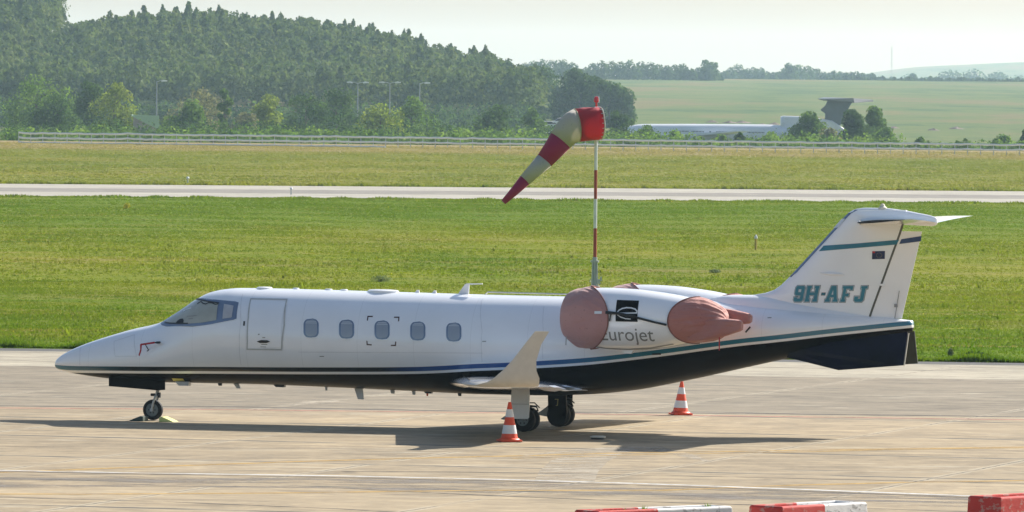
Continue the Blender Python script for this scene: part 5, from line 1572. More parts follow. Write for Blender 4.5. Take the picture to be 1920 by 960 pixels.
rc_st = [(1240, 545, 655, 0.57, 0.5), (1290, 554, 647, 0.52, 0.5), (1318, 558, 642, 0.46, 0.5), (1335, 564, 640, 0.41, 0.5), (1348, 572, 636, 0.37, 0.5), (1358, 580, 630, 0.30, 0.5), (1364, 590, 622, 0.20, 0.5), (1366, 600, 612, 0.05, 0.5)]
RC = Body(rc_st, NB)
class Mir:  # mirrored body view: shifts b to starboard
    pass
for sgn in (-1, 1):
    for bd in (NACP, COV, RC): bd.b = NB * (-sgn)
    nc = NACP.mesh('engine_nacelle', M['white'], jet, ns=60, na=48, cosine=False)
    # front cover, rear hem bowed aft on the side
    hs, hm = pl(1108, 600, NB)[0], pl(1156, 600, NB)[0]
    side_s = -1 if sgn < 0 else 1
    e = lambda a: hs + (hm - hs) * (abs(math.cos(a)) ** 1.3)
    fc = COV.mesh('engine_intake_cover', M['cover'], nc, ns=60, na=120, end=e, cosine=False, disp=lambda a, t: 0.006 * math.sin(5 * a + 3 * t) * math.sin(3.1 * t) + 0.0055 * math.sin(17 * a + 6 * math.sin(4 * t)) * t ** 1.5 - 0.016 * (1 - abs(math.sin(3.5 * a + 2.2 * t))) ** 4 * math.sin(math.pi * t) + (0.035 * math.exp(-((a - 4.55) / 0.16) ** 2) * math.sin(math.pi * min(1, t * 1.0)) ** 2) + 0.006 * math.sin(9 * t + 2 * a))
    hem = MB(); pts = []
    for k in range(61):
        a_ = 2 * math.pi * k / 60; st_ = e(a_)
        zt, zb, zc, w = float(COV.zt(st_)), float(COV.zb(st_)), float(COV.zc(st_)), float(COV.w(st_))
        sa, ca = math.sin(a_), math.cos(a_)
        pts.append((st_, COV.b + (w + 0.004) * ca, zc + (zt - zc + 0.004) * sa if sa >= 0 else zc + (zc - zb + 0.004) * sa))
    hem.path(pts, 0.012, 6); hem.build('hem', M['cover_hem'], fc, smooth=True)
    # rear cover
    rs_, rm_ = pl(1312, 600, NB)[0], pl(1266, 600, NB)[0]
    e2 = lambda a: rs_ + (rm_ - rs_) * (abs(math.cos(a)) ** 1.2)
    rcv = RC.mesh('engine_exhaust_cover', M['cover_rear'], nc, ns=70, na=140, start=e2, cosine=False, disp=lambda a, t: -0.040 * t * (1 - t * 0.6) * (1 - abs(math.sin(4.5 * a + 1.8 * math.sin(3 * t + a)))) ** 2 + 0.012 * t * math.sin(19 * a + 5 * t) + 0.012 * math.sin(11 * t + 3 * math.sin(a * 2)) * t * (1 - t))
    hem = MB(); pts = []
    for k in range(61):
        a_ = 2 * math.pi * k / 60; st_ = e2(a_)
        zt, zb, zc, w = float(RC.zt(st_)), float(RC.zb(st_)), float(RC.zc(st_)), float(RC.w(st_))
        sa, ca = math.sin(a_), math.cos(a_)
        pts.append((st_, RC.b + (w + 0.004) * ca, zc + (zt - zc + 0.004) * sa if sa >= 0 else zc + (zc - zb + 0.004) * sa))
    hem.path(pts, 0.012, 6); hem.build('hem', M['cover_hem'], rcv, smooth=True)
    # two fabric sleeves behind it
    for (bo, prof_) in ((-0.30, [(1290, 596, 640, 0.05), (1330, 597, 638, 0.12), (1362, 597.5, 630, 0.13), (1380, 599, 624, 0.12), (1390, 601, 620.5, 0.11), (1391.5, 603, 619, 0.09)]),
                        (0.28, [(1330, 574, 612, 0.08), (1358, 578, 610, 0.12), (1380, 582, 609, 0.12), (1400, 586.5, 607.5, 0.11), (1408, 589, 606, 0.10), (1409, 591, 604, 0.08)])):
        bb0 = NB + bo
        SB = Body([(x, a_, b_, w_, 0.5) for x, a_, b_, w_ in prof_], bb0)
        SB.b = bb0 if sgn < 0 else -bb0
        v, f = [], []
        na = 24; ns_ = 20
        for i in range(ns_):
            st_ = SB.S0 + (SB.S1 - SB.S0) * i / (ns_ - 1)
            zt, zb, w = float(SB.zt(st_)), float(SB.zb(st_)), float(SB.w(st_))
            for k in range(na):
                a_ = 2 * math.pi * k / na; ca, sa = math.cos(a_), math.sin(a_)
                ca = math.copysign(abs(ca) ** 0.55, ca); sa = math.copysign(abs(sa) ** 0.55, sa)
                wob = 1 + 0.09 * math.sin(i * 0.7 + k * 1.0)
                v.append((st_, SB.b + w * ca * wob, (zt + zb) / 2 + (zt - zb) / 2 * sa))
        for i in range(ns_ - 1):
            for k in range(na): f.append((i * na + k, i * na + (k + 1) % na, (i + 1) * na + (k + 1) % na, (i + 1) * na + k))
        f += [tuple(range(na)), tuple(reversed(range((ns_ - 1) * na, ns_ * na)))]
        mb = MB(); mb.add(v, f); mb.build('cover_sleeve', M['cover_rear'], rcv, smooth=True)
    # pylon
    s0, z0 = pl(1150, 590, 0); s1, _ = pl(1340, 590, 0)
    mb = MB(); b_in, b_out = sgn * 0.6, sgn * 1.1
    mb.add([(s0, b_in, z0 - .02), (s0 + .3, b_in, z0 + .1), (s1 - .2, b_in, z0 + .08), (s1, b_in, z0), (s1 - .2, b_in, z0 - .08), (s0 + .3, b_in, z0 - .1),
            (s0 + .1, b_out, z0 - .02), (s0 + .4, b_out, z0 + .1), (s1 - .2, b_out, z0 + .08), (s1, b_out, z0), (s1 - .2, b_out, z0 - .08), (s0 + .4, b_out, z0 - .1)],
           [(i, (i + 1) % 6, 6 + (i + 1) % 6, 6 + i) for i in range(6)] + [tuple(range(6)), tuple(reversed(range(6, 12)))])
    mb.build('engine_pylon', M['white'], jet)
    if sgn < 0:
        npt = lambda s, z, off=0.006: NACP.pt(s, z, off, -1)
        NACP.b = COV.b = RC.b = NB
        # black square with the white letter e
        sqp = [NACP.near(x, y) for x, y in ((1157, 562.5), (1198.5, 564), (1195.5, 603.5), (1154.5, 602.5))]
        lg = decal('logo_square', [sqp], npt, M['black'], nc, 0.08)
        L = MB()
        ew = []
        cx, cy = 1175.5, 584.0
        pts = [(1160, 587.3), (1193, 586.6)]
        for k in range(0, 12): a_ = R(-12 - k * 15.0); pts.append((cx + 18.0 * math.cos(a_), cy + 6.6 * math.sin(a_) + 0.5))
        strip(L, NACP, [(1155.5, 586.5), (1166, 587.5), (1194, 587.0), (1194.5, 583.5), (1191, 580), (1184, 577.8), (1175, 577.2), (1167, 578.8), (1161, 582.0), (1157.5, 586)], 0.024, 0.012)
        strip(L, NACP, [(1158, 590.5), (1164, 594.5), (1173, 597.5), (1182, 598.2)], 0.018, 0.012)
        L.build('logo_letter', M['cone_white'], lg)
        # Eurojet lettering
        me = text_mesh('Eurojet', 1.0)
        xs_ = [v.co.x for v in me.vertices]; x0, x1 = min(xs_), max(xs_)
        s0, z0 = NACP.near(1127.5, 637.5); s1, z1 = NACP.near(1228, 639.5)
        bm = bmesh.new(); bm.from_mesh(me)
        bmesh.ops.triangulate(bm, faces=bm.faces)
        k = (s1 - s0) / (x1 - x0)
        for _ in range(6):
            es = [e for e in bm.edges if e.calc_length() * k > 0.04]
            if not es: break
            bmesh.ops.subdivide_edges(bm, edges=es, cuts=1); bmesh.ops.triangulate(bm, faces=bm.faces)
        for v_ in bm.verts:
            t = (v_.co.x - x0) / (x1 - x0)
            s_ = s0 + (s1 - s0) * t; z_ = z0 + (z1 - z0) * t + v_.co.y * k * 1.02
            v_.co = npt(s_, z_, 0.005)
        m2 = bpy.data.meshes.new('lettering'); bm.to_mesh(m2); bm.free(); m2.materials.append(M['text_grey'])
        o = bpy.data.objects.new('lettering', m2); COL.objects.link(o); o.parent = nc
        # strap between the covers
        SP = [(1137, 586.5), (1158, 588.3), (1180, 592), (1200, 597), (1225, 603), (1251, 608.5)]
        q = [NACP.near(*p) for p in SP]; mb = MB(); mb.path([NACP.pt(a_, b_, 0.05) for a_, b_ in q], [0.03, 0.026, 0.024, 0.022, 0.02, 0.02], 8); mb.build('cover_strap', M['strap'], nc, smooth=True)
        mb = MB()
        q = [NACP.near(*p) for p in ((1147, 588), (1145.5, 593), (1144, 602))]; mb.path([NACP.pt(a_, b_, 0.04) for a_, b_ in q], 0.014, 6); mb.build('strap_end', M['strap'], nc, smooth=True)
        mb = MB(); strip(mb, COV, [(1117, 586), (1126, 586)], 0.05, 0.006); mb.build('cover_label', M['cone_white'], fc)
        # lower cowl joint
        mb = MB(); strip(mb, NACP, [(1113, 649), (1140, 653.5), (1180, 655), (1220, 652.5), (1262, 645)], 0.018, 0.006); mb.build('cowl_joint', M['seam'], nc)
        mb = MB(); s_, z_ = pl(1177, 660, NB); mb.prism([(s_ - 0.14, NB - .05, z_ + 0.06), (s_ + 0.14, NB - .05, z_ + 0.06), (s_ + 0.08, NB - .05, z_ - 0.03), (s_ - 0.04, NB - .05, z_ - 0.03)], (0, 0.1, 0)); mb.build('drain_mast', M['white'], nc)
        # red ribbon under the exhaust cover, tie under the intake cover
        s_, z_ = pl(1351, 627, NB - 0.3); mb = MB(); mb.prism([(s_ - 0.012, NB - 0.38, z_), (s_ + 0.012, NB - 0.38, z_), (s_ + 0.008, NB - 0.38, z_ - 0.30), (s_ - 0.012, NB - 0.38, z_ - 0.30)], (0, 0.006, 0)); mb.build('red_ribbon', M['red_tag'], rcv)
        s_, z_ = pl(1064, 630, NB - 0.3); mb = MB(); mb.prism([(s_ - 0.01, NB - 0.38, z_), (s_ + 0.008, NB - 0.38, z_), (s_ + 0.0, NB - 0.38, z_ - 0.17), (s_ - 0.016, NB - 0.38, z_ - 0.17)], (0, 0.006, 0)); mb.build('tie_cord', M['seam'], fc)
NACP.b = NB
# little black scoop behind the sleeves, fuselage stencils
mb = MB(); strip(mb, fus, [(1399, 622), (1406, 614)], 0.03, 0.01); mb.build('vent', M['dark'], jet)
mb = MB(); strip(mb, fus, [(1224, 664), (1238, 663.5)], 0.03, 0.006); mb.build('fuel_vent', M['dark'], jet)

# ================================================================ WINDSOCK
def windsock():
    D = 225.0
    b0 = gnd(1114.5, 594); D = b0.y
    root = empty('windsock_mast', b0); tag(root, 'striped mast carrying a drooping red and white windsock behind the jet', 'windsock')
    def loc(px, py): return at(px, py, D) - b0
    segs = [(1114.5, 594, 'galv', 0.085), (1115, 540, 'galv', 0.07), (1115.5, 482, 'pole_red', 0.05), (1116, 428, 'pole_white', 0.05), (1116.5, 373, 'pole_red', 0.045), (1117, 319, 'pole_white', 0.045), (1118, 200, None, 0)]
    mats = [M['galv'], M['pole_red'], M['pole_white']]; ix = {'galv': 0, 'pole_red': 1, 'pole_white': 2}
    mb = MB()
    for (x0, y0, m, r), (x1, y1, _, r1) in zip(segs[:-1], segs[1:]):
        mb.cur = ix[m]; mb.tube(loc(x0, y0), loc(x1, y1), r, n=14)
    mb.build('pole', None, root, smooth=True, mats=mats)
    mb = MB(); c = loc(1115.2, 490); c2 = loc(1115, 538)
    for k in range(4):
        a = R(45 + 90 * k); o_ = Vector((math.cos(a) * 0.12, math.sin(a) * 0.12, 0)); mb.tube(c2 + o_, c + o_ * 0.7, 0.018, n=6)
    mb.tube(c - Vector((0, 0, 0.03)), c + Vector((0, 0, 0.03)), 0.13, n=12); mb.tube(c2 - Vector((0, 0, 0.04)), c2 + Vector((0, 0, 0.04)), 0.15, n=12)
    mb.build('hinge_bracket', M['galv'], root, smooth=True)
    mb = MB(); j = loc(1121, 528); mb.box(j, (0.14, 0.12, 0.13)); mb.box(j + Vector((0.09, 0, 0.08)), (0.05, 0.05, 0.12)); mb.path([loc(1114, 531), loc(1106, 528), loc(1107, 523)], 0.015); mb.build('junction_box', M['galv'], root, bevel=0.008)
    mb = MB(); t = loc(1118, 200); t2 = loc(1118.2, 192); mb.tube(t, t2, 0.03); mb.lathe(t2, (0, 0, 1), [(0, 0.05), (0.03, 0.075), (0.12, 0.07), (0.16, 0.05), (0.175, 0.01)], 16); mb.build('beacon', M['beacon'], root, smooth=True)
    mb = MB(); mb.tube(loc(1122.5, 193), loc(1122.8, 181), 0.02, n=8); mb.build('lightning_rod', M['cone_white'], root)
    # sock rings: centre px, half width px, axis direction (px), colour of the section that follows
    rings = [((1125.5, 231), 30.5, (-1, 0.05)), ((1112, 232), 31, (-1, 0.05)), ((1095, 233.5), 31.5, (-1, 0.08)), ((1080, 235), 31.3, (-1, 0.15)),
             ((1073, 239), 29.5, (-0.95, 0.45)), ((1063, 249), 25.5, (-0.75, 0.75)), ((1051, 264), 22.5, (-0.62, 0.78)), ((1036, 282), 19.5, (-0.62, 0.78)), ((1021, 301), 16.5, (-0.63, 0.78)),
             ((1003, 319), 13.8, (-0.68, 0.74)), ((984, 338), 11.5, (-0.70, 0.72)), ((963, 360), 8.2, (-0.70, 0.72)), ((944, 379), 5.3, (-0.70, 0.72))]
    secs = [(0, 3, 'sock_red'), (3, 6, 'sock_white'), (6, 8, 'sock_wine'), (8, 10, 'sock_white'), (10, 12, 'sock_wine')]
    sock = empty('sock', (0, 0, 0)); sock.parent = root
    na = 40; R3 = []
    m_px = D / FPX
    for i, ((x, y), hw, ax) in enumerate(rings):
        c = loc(x, y); d = Vector((ax[0], -0.28 if i < 4 else -0.12, -ax[1])).normalized()
        u = Vector((0, 1, 0)); u = (u - d * u.dot(d)).normalized(); w = d.cross(u).normalized()
        ring = []
        for k in range(na):
            a = 2 * math.pi * k / na
            rr = hw * m_px * (1 + (0.012 if i < 4 else 0.028) * math.sin(5 * a + i * 1.7) + 0.014 * math.sin(11 * a + i * 2.4))
            ring.append(c + (u * math.cos(a) + w * math.sin(a)) * rr)
        R3.append(ring)
    for a0, a1, mt in secs:
        v = []; f = []
        for i in range(a0, a1 + 1): v += R3[i]
        for i in range(a1 - a0):
            for k in range(na): f.append((i * na + k, i * na + (k + 1) % na, (i + 1) * na + (k + 1) % na, (i + 1) * na + k))
        if a1 == 12: f.append(tuple(range((a1 - a0) * na, (a1 - a0 + 1) * na)))
        o = mk('sock_section', v, f, M[mt], sock, True)
        sm = o.modifiers.new('thickness', 'SOLIDIFY'); sm.thickness = 0.004
    mb = MB(); mb.path(R3[0] + [R3[0][0]], 0.018, 8); mb.build('mouth_ring', M['sock_white'], sock, smooth=True)
    mb = MB(); mb.path(R3[3] + [R3[3][0]], 0.014, 8); mb.build('frame_ring', simple('frame_ring_cream', (0.42, 0.36, 0.24), 0.6), sock, smooth=True)
    mb = MB()
    for k in (3, 13): mb.tube(R3[0][k] * 0.98 + (R3[0][0] + R3[0][na // 2]) * 0.01, R3[3][k] * 0.98 + (R3[3][0] + R3[3][na // 2]) * 0.01, 0.012, n=6)
    mb.build('frame_bars', M['galv'], sock)
    # lacing dashes at the mouth
    mb = MB()
    for k in range(0, na, 2): mb.tube(R3[0][k], R3[0][k].lerp(R3[1][k], 0.35) + (R3[0][k] - (R3[0][0] + R3[0][na // 2]) / 2).normalized() * 0.01, 0.009, n=5)
    mb.build('lacing', M['cone_white'], sock)
windsock()

# ================================================================ CONES, CHOCKS, LIGHTS
def cone(px, py, lean, H, label):
    p = gnd(px, py)
    root = empty('traffic_cone', p); tag(root, label, 'traffic cone', 'traffic cones marking the wing tips')
    mb = MB(); mb.box((0, 0, 0.03), (0.40, 0.40, 0.035), R(14)); mb.lathe((0, 0, 0.045), (0, 0, 1), [(0, 0.20), (0.02, 0.185), (0.035, 0.16)], 28); mb.build('base', M['cone_red'], root, smooth=True, bevel=0.008)
    mats = [M['cone_red'], M['cone_white']]
    mb = MB(); z0 = 0.08; r0 = 0.155; r1 = 0.028; top = H
    cuts = [(0.0, 0.12, 0), (0.12, 0.36, 1), (0.36, 0.58, 0), (0.58, 0.80, 1), (0.80, 1.0, 0)]
    for a, b, m in cuts:
        mb.cur = m; e = 0.002 if m else 0
        mb.tube((lean * a, 0, z0 + (top - z0) * a), (lean * b, 0, z0 + (top - z0) * b), r0 + (r1 - r0) * a + e, r0 + (r1 - r0) * b + e, 28)
    mb.build('cone_body', None, root, smooth=True, mats=mats)
cone(955, 829, -0.0, 0.74, 'red and white traffic cone beside the near main wheel')
cone(1276, 778.5, 0.02, 0.68, 'smaller red and white cone standing behind the jet by the far wing')

def chock(px, py, flip, mat, label):
    p = gnd(px, py)
    v = [(0, 0), (0.30, 0), (0.20, 0.045), (0.06, 0.10), (0.0, 0.09)]
    if flip: v = [(-x, z) for x, z in v]
    mb = MB(); mb.prism([(x, -0.16, z) for x, z in v], (0, 0.32, 0)); o = mb.build('wheel_chock', mat, None, bevel=0.008)
    o.location = (p.x, p.y, 0.006); o.rotation_euler = (0, 0, -YAW)
    tag(o, label, 'wheel chock', 'chocks at the nose wheel')
chock(303, 791, False, simple('yellow_chock_paint', (0.60, 0.62, 0.22), 0.6), 'pale yellow wheel chock behind the nose wheel')
chock(273, 790, True, simple('dark_chock_rubber', (0.035, 0.06, 0.05), 0.6), 'dark wheel chock in front of the nose wheel')

def apron_light():
    p = gnd(1121, 824); root = empty('apron_light', (p.x, p.y, 0.004)); tag(root, 'low pale ground light on the apron below the wing shadow', 'ground light')
    mb = MB(); mb.lathe((0, 0, 0), (0, 0, 1), [(0, 0.13), (0.03, 0.13), (0.035, 0.10)], 20); mb.build('base_ring', M['dark'], root, smooth=True)
    mb = MB(); mb.lathe((0, 0, 0.035), (0, 0, 1), [(0, 0.15), (0.02, 0.15), (0.03, 0.10), (0.032, 0.01)], 20); mb.build('cap', M['cream'], root, smooth=True)
apron_light()
def edge_light(px, py, h, label, glob=0.18):
    p = gnd(px, py); root = empty('runway_light', p); tag(root, label, 'runway light', 'runway edge lights')
    mb = MB(); mb.tube((0, 0, 0), (0, 0, h), 0.05, 0.04, 8); mb.build('stem', M['galv'], root, smooth=True)
    mb = MB(); mb.lathe((0, 0, h), (0, 0, 1), [(0, glob * .6), (glob * .5, glob), (glob, glob * .95), (glob * 1.5, glob * .5), (glob * 1.6, 0.01)], 12); mb.build('lamp_head', M['cone_white'], root, smooth=True)
edge_light(352, 343, 0.25, 'white runway light in the grass beyond the runway on the left', 0.12)
edge_light(546, 365, 0.30, 'small white runway light at the near runway edge', 0.10)
def marker(px, y0, y1, label):
    p = gnd(px, y1); h = (y1 - y0) * p.y / FPX; root = empty('marker_post', p); tag(root, label, 'marker post')
    mb = MB(); mb.tube((0, 0, 0), (0, 0, h * 0.72), 0.055, 0.05, 10); mb.build('post', simple('ochre_post', (0.45, 0.33, 0.06), 0.6), root, smooth=True)
    mb = MB(); mb.lathe((0, 0, h * 0.72), (0, 0, 1), [(0, 0.05), (0.02, 0.075), (h * .14, 0.07), (h * .2, 0.045), (h * .28, 0.03)], 12); mb.build('lamp_head', M['cone_white'], root, smooth=True)
marker(1417, 440, 468, 'short yellow marker post with white top in the grass left of the fin')
def weed(px, py, w, h, col, label, name='flowering_weed', n=260):
    p = gnd(px, py); g = np.random.default_rng(int(px)); D = p.y; W = w * D / FPX; H = h * D / FPX
    root = empty(name, p); tag(root, label, 'plant')
    V = clump([(0, 0, H * .55), (W * .2, 0, H * .4), (-W * .2, 0, H * .4)], [(W * .4, W * .4, H * .45)] * 3, n, 0.05, g); V[:, 2] = np.maximum(V[:, 2], 0.01)
    mk_np('foliage', V, quads(V), foliage('weed_leaves', *col, 0.3, 2.0), root)
    s = MB()
    for k in range(6): a = k * 1.05; s.path([(0, 0, 0), (math.cos(a) * W * .2, math.sin(a) * W * .2, H * .7)], 0.008, 4)
    s.build('stem', M['fol_green'], root)
YEL = ((0.30, 0.26, 0.02), (0.42, 0.36, 0.03), (0.5, 0.45, 0.06))
PAL = ((0.14, 0.18, 0.08), (0.20, 0.24, 0.12), (0.3, 0.33, 0.2))
DRK = ((0.02, 0.05, 0.012), (0.03, 0.07, 0.015), (0.05, 0.1, 0.02))
weed(238, 392, 12, 13, YEL, 'yellow flowering plant in the grass just below the runway on the left')
weed(1783, 668, 10, 16, PAL, 'pale flowering weed at the apron edge below the tail')
weed(1828, 673, 46, 14, DRK, 'dark green clump of weeds at the apron edge right of the tail', n=900)
weed(715, 528, 34, 12, PAL, 'greyish low weed above the jet roof', n=500)
weed(1340, 512, 22, 8, PAL, 'pale low weed behind the engine', n=350)

# barriers at the lower edge
def red_white(split, name='barrier_paint'):
    m, nt, b = new_mat(name)
    sx = N(nt, 'ShaderNodeSeparateXYZ'); tc = N(nt, 'ShaderNodeTexCoord'); nt.links.new(tc.outputs['Object'], sx.inputs[0])
    f = noise(nt, objco(nt, (1, 1, 1.5)), 5.0, 5, 0.65)
    chip = ramp(nt, f, [(0.53, (0, 0, 0)), (0.58, (1, 1, 1))])
    red = mixc(nt, math_(nt, 'MULTIPLY', chip, 0.55), (0.50, 0.035, 0.025), (0.42, 0.36, 0.30))
    wht = mixc(nt, math_(nt, 'MULTIPLY', chip, 0.8), (0.70, 0.69, 0.67), (0.30, 0.29, 0.27))
    c = mixc(nt, math_(nt, 'GREATER_THAN', sx.outputs['X'], split), red, wht)
    nt.links.new(c, b.inputs['Base Color']); b.inputs['Roughness'].default_value = 0.75
    bump(nt, b, f, 0.5, 0.02)
    return m
def barrier(px0, y0, px1, y1, L, wid, split, label, ang):
    """px0,y0: near left top corner of the end face, px1,y1: near right top corner"""
    Ht = 0.62
    c = gnd(px1, y1, Ht)                       # the corner shared by end face and long face
    root = empty('concrete_barrier', (c.x, c.y, 0), ang); tag(root, label, 'barrier', 'red and white barriers along the front of the apron')
    # local X runs along the barrier away from the end face, local Y across (towards the far side)
    m = MB(); e = 0.05
    base = [(0, 0), (L, 0), (L, wid), (0, wid)]
    vs = []
    for z, g_ in ((0.0, 0.05), (0.14, 0.05), (0.30, 0.0), (Ht - 0.02, -0.012), (Ht, -0.03)):
        vs += [(x + (-g_ if x == 0 else g_), y + (-g_ if y == 0 else g_), z) for x, y in base]
    fs = []
    for i in range(4):
        for k in range(4): fs.append((i * 4 + k, i * 4 + (k + 1) % 4, (i + 1) * 4 + (k + 1) % 4, (i + 1) * 4 + k))
    fs.append((0, 3, 2, 1))
    # top with a long trough
    tz = 16; t = 0.10
    inn = [(t, t), (L - t, t), (L - t, wid - t), (t, wid - t)]
    b = len(vs); vs += [(x, y, Ht) for x, y in inn]; b2 = len(vs); vs += [(x, y, Ht - 0.07) for x, y in inn]
    for k in range(4):
        fs.append((tz + k, tz + (k + 1) % 4, b + (k + 1) % 4, b + k)); fs.append((b + k, b + (k + 1) % 4, b2 + (k + 1) % 4, b2 + k))
    fs.append((b2, b2 + 1, b2 + 2, b2 + 3))
    m.add(vs, fs); m.build('barrier_body', red_white(split), root, bevel=0.012)
    return root, Ht
ANG = R(50)
b1, Ht = barrier(1414, 948, 1467, 950, 2.0, 0.62, 1.0, 'chipped red and white concrete barrier in the middle at the lower edge', ANG)
b2, _ = barrier(1826, 932, 1877, 932.5, 2.0, 0.62, 1.4, 'red barrier with flaking paint at the lower right corner', ANG)
b3, _ = barrier(1077, 957, 1122, 958.5, 2.6, 0.52, 1.15, 'barrier with grass growing on top, leftmost at the lower edge', R(42))
def tuft(root, x, y, z, h, n, label):
    g = np.random.default_rng(int(h * 1000 + x * 100)); V = []
    mw = root.matrix_basis
    P = Matrix.LocRotScale(root.location, root.rotation_euler, None) @ Vector((x, y, z))
    for i in range(n):
        a = g.random() * 6.28; hh = h * (0.5 + g.random()); r = 0.05 * g.random()
        bx, by = r * math.cos(a), r * math.sin(a); tx, ty = bx + (g.random() - .5) * hh, by + (g.random() - .5) * hh
        V += [(bx - 0.008, by, 0), (bx + 0.008, by, 0), (tx, ty, hh)]
    o = mk_np('grass_tuft', np.array(V), np.arange(len(V)).reshape(-1, 3), foliage('tuft_green', (0.10, 0.16, 0.02), (0.14, 0.20, 0.03), (0.2, 0.25, 0.06), 0.4, 5), None)
    o.location = P; tag(o, label, 'grass tuft', 'grass tufts growing on the barrier')
tuft(b3, 1.15, 0.3, Ht - 0.05, 0.07, 26, 'fullest grass tuft in the middle of the leftmost barrier')
tuft(b3, 0.8, 0.3, Ht - 0.05, 0.05, 10, 'thin grass sprout at the left of the barrier top')
tuft(b3, 2.25, 0.15, Ht - 0.05, 0.08, 22, 'spreading grass tuft at the white end of the barrier')

# ================================================================ AIRLINER IN STORAGE
def airliner():
    D = 1500.0
    z0 = float(terrain(50, D))
    O = at(1440, 250, D); org = Vector((O.x, D, z0))
    root = empty('stored_airliner', org); tag(root, 'white retired airliner with dark grey T tail standing behind the trees', 'airliner')
    k = D / FPX
    def L(px, py): q = at(px, py, D); return (q.x - org.x, q.z - z0)
    wm = simple('airliner_white_paint', (0.66, 0.69, 0.74), 0.4, var=0.06, vscale=0.4)
    gm = simple('airliner_dark_grey_paint', (0.055, 0.075, 0.10), 0.45, var=0.2, vscale=0.5)
    # hull (a lofted round body)
    st = [(1150, 252, 254, .1), (1160, 243, 262, 1.0), (1180, 236, 268, 1.6), (1205, 232.5, 270, 1.9), (1440, 233.5, 271, 1.9), (1470, 236, 270, 1.8), (1520, 240, 266, 1.4), (1570, 243, 262, .9), (1600, 246, 258, .4)]
    v, f = [], []; na = 32
    xs = []; 
    S = [L(p, (a + b) / 2)[0] for p, a, b, w in st]; T = [L(p, a)[1] for p, a, b, w in st]; B = [L(p, b)[1] for p, a, b, w in st]; W = [w for *_, w in st]
    ft, fb, fw = pchip(S, T), pchip(S, B), pchip(S, W)
    for i in range(60):
        s = S[0] + (S[-1] - S[0]) * i / 59; zt, zb, w = float(ft(s)), float(fb(s)), float(fw(s))
        for j in range(na): a = 6.2832 * j / na; v.append((s, w * math.cos(a), (zt + zb) / 2 + (zt - zb) / 2 * math.sin(a)))
    for i in range(59):
        for j in range(na): f.append((i * na + j, i * na + (j + 1) % na, (i + 1) * na + (j + 1) % na, (i + 1) * na + j))
    f += [tuple(range(na)), tuple(reversed(range(59 * na, 60 * na)))]
    mb = MB(); mb.add(v, f); hull = mb.build('fuselage', wm, root, smooth=True)
    dk = simple('airliner_window_glass', (0.05, 0.06, 0.08), 0.3)
    px = 1262
    grp = MB()
    xs = list(np.arange(1268, 1292, 2.7)) + list(np.arange(1297, 1320, 2.7)) + [1330.5, 1332] + list(np.arange(1343, 1366, 2.7)) + [1371] + list(np.arange(1402, 1432, 2.7))
    for p in xs:
        x, z = L(p, 246 + (p - 1268) * 0.016)
        zt, zb, w = float(ft(x)), float(fb(x)), float(fw(x)); t = (z - (zt + zb) / 2) / ((zt - zb) / 2); y = -w * math.sqrt(max(0, 1 - t * t))
        wnd = MB(); wnd.box((x, y - 0.01, z), (0.17, 0.06, 0.24)); wnd.build('window', dk, hull)
    # centre engine intake and duct
    def blk(pts, hw, name, mat, par=root):
        m = MB(); n = len(pts); P = [L(*p) for p in pts]
        m.prism([(x, -hw, z) for x, z in P], (0, 2 * hw, 0)); return m.build(name, mat, par, bevel=0.35)
    blk([(1466, 217), (1515, 218.5), (1560, 226), (1590, 246), (1470, 246), (1465, 240)], 0.95, 'centre_engine_duct', wm)
    m = MB(); x, z = L(1466, 229); m.lathe((x - 0.15, 0, z), (1, 0, 0), [(0, 1.02), (-0.1, 1.12), (0.35, 1.2), (0.6, 1.18)], 24); m.build('intake_lip', wm, root, smooth=True)
    for b in (-2.6, 2.6):
        m = MB(); x, z = L(1470, 251); m.lathe((x, b, z), (1, 0, 0), [(0, 0.6), (0.05, 0.78), (0.6, 0.85), (3.2, 0.85), (4.4, 0.6), (4.5, 0.5)], 24); m.build('side_engine', wm, root, smooth=True)
        m = MB(); m.box((x + 2.4, b * 0.6, z), (2.6, 2.2, 0.25)); m.build('engine_pylon', wm, root)
    # fin and T tailplane, dark grey
    m = MB(); P = [L(*p) for p in ((1552, 188), (1599, 190), (1590, 205), (1574, 238), (1570, 246), (1550, 246), (1546, 232), (1547, 213), (1538, 206), (1547, 198))]
    m.prism([(x, -0.22, z) for x, z in P], (0, 0.44, 0)); m.build('fin', gm, root, bevel=0.1)
    m = MB()
    a = L(1531, 185); b = L(1552, 188); c = L(1598, 190); d = L(1640, 187)
    # near half sweeps left-forward, far half to the right
    m.add([(L(1545, 184)[0], 0, L(1545, 184)[1] + .2), (L(1600, 186)[0], 0, L(1600, 186)[1] + .2), (a[0] + 1.2, -6.2, a[1]), (a[0], -6.2, a[1]),
           (L(1545, 188)[0], 0, L(1545, 188)[1] - .1), (L(1600, 190)[0], 0, L(1600, 190)[1] - .1), (a[0] + 1.2, -6.2, a[1] - .08), (a[0], -6.2, a[1] - .08)],
          [(0, 1, 2, 3), (7, 6, 5, 4), (0, 3, 7, 4), (3, 2, 6, 7), (2, 1, 5, 6), (1, 0, 4, 5)])
    m.build('tailplane', gm, root)
    m = MB()
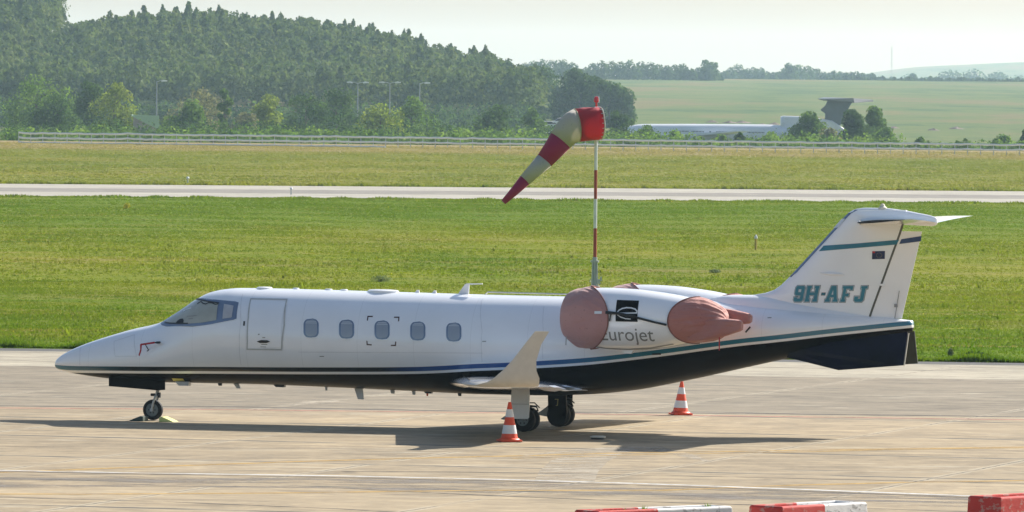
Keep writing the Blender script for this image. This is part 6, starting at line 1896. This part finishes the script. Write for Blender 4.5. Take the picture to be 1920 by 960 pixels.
    m.add([(L(1556, 185)[0], 0.05, L(1556, 185)[1] + .2), (L(1600, 186)[0], 0.05, L(1600, 186)[1] + .2), (d[0], 6.2, d[1]), (d[0] - 1.6, 6.2, d[1] + .05),
           (L(1556, 189)[0], 0.05, L(1556, 189)[1] - .1), (L(1602, 192)[0], 0.05, L(1602, 192)[1] - .1), (d[0], 6.2, d[1] - .35), (d[0] - 1.6, 6.2, d[1] - .35)],
          [(0, 1, 2, 3), (7, 6, 5, 4), (0, 3, 7, 4), (3, 2, 6, 7), (2, 1, 5, 6), (1, 0, 4, 5)])
    m.build('tailplane', simple('airliner_mid_grey_paint', (0.13, 0.14, 0.17), 0.4), root)
    # wing stub and gear so that it stands on the ground
    m = MB()
    for sg in (-1, 1): m.add([(-14, sg * 1.5, 1.9), (-8, sg * 1.5, 1.8), (-4, sg * 15, 2.5), (-6, sg * 15, 2.55), (-14, sg * 1.5, 1.4), (-8, sg * 1.5, 1.6), (-4, sg * 15, 2.42), (-6, sg * 15, 2.42)], [(0, 1, 2, 3), (7, 6, 5, 4), (0, 3, 7, 4), (3, 2, 6, 7), (2, 1, 5, 6), (1, 0, 4, 5)])
    m.build('wing', wm, root)
    for x, b in ((-24, 0), (-9, -3.5), (-9, 3.5)):
        m = MB(); m.tube((x, b, 0.5), (x, b, 2.2), 0.15, n=10); lg = m.build('gear_leg', M['galv'], root)
        m = MB(); m.lathe((x, b - 0.5, 0.5), (0, 1, 0), [(0, 0.3), (0, 0.5), (1.0, 0.5), (1.0, 0.3)], 20); m.build('wheel', M['rubber'], lg, smooth=True)
airliner()

# ================================================================ HAZE
def haze():
    mb = MB(); mb.box((0, 6400, 42), (11800, 15400 - 100, 150)); 
    m = bpy.data.materials.new('haze_air'); m.use_nodes = True; nt = m.node_tree; nt.nodes.clear()
    pv = nt.nodes.new('ShaderNodeVolumePrincipled'); out = nt.nodes.new('ShaderNodeOutputMaterial')
    pv.inputs['Color'].default_value = (0.56, 0.80, 0.98, 1)
    pv.inputs['Absorption Color'].default_value = (1, 1, 1, 1)
    pv.inputs['Density'].default_value = 0.000072
    pv.inputs['Anisotropy'].default_value = 0.35
    nt.links.new(pv.outputs[0], out.inputs['Volume'])
    o = mb.build('haze', m); tag(o, 'pale summer haze over the airfield', 'haze', kind='stuff')
haze()
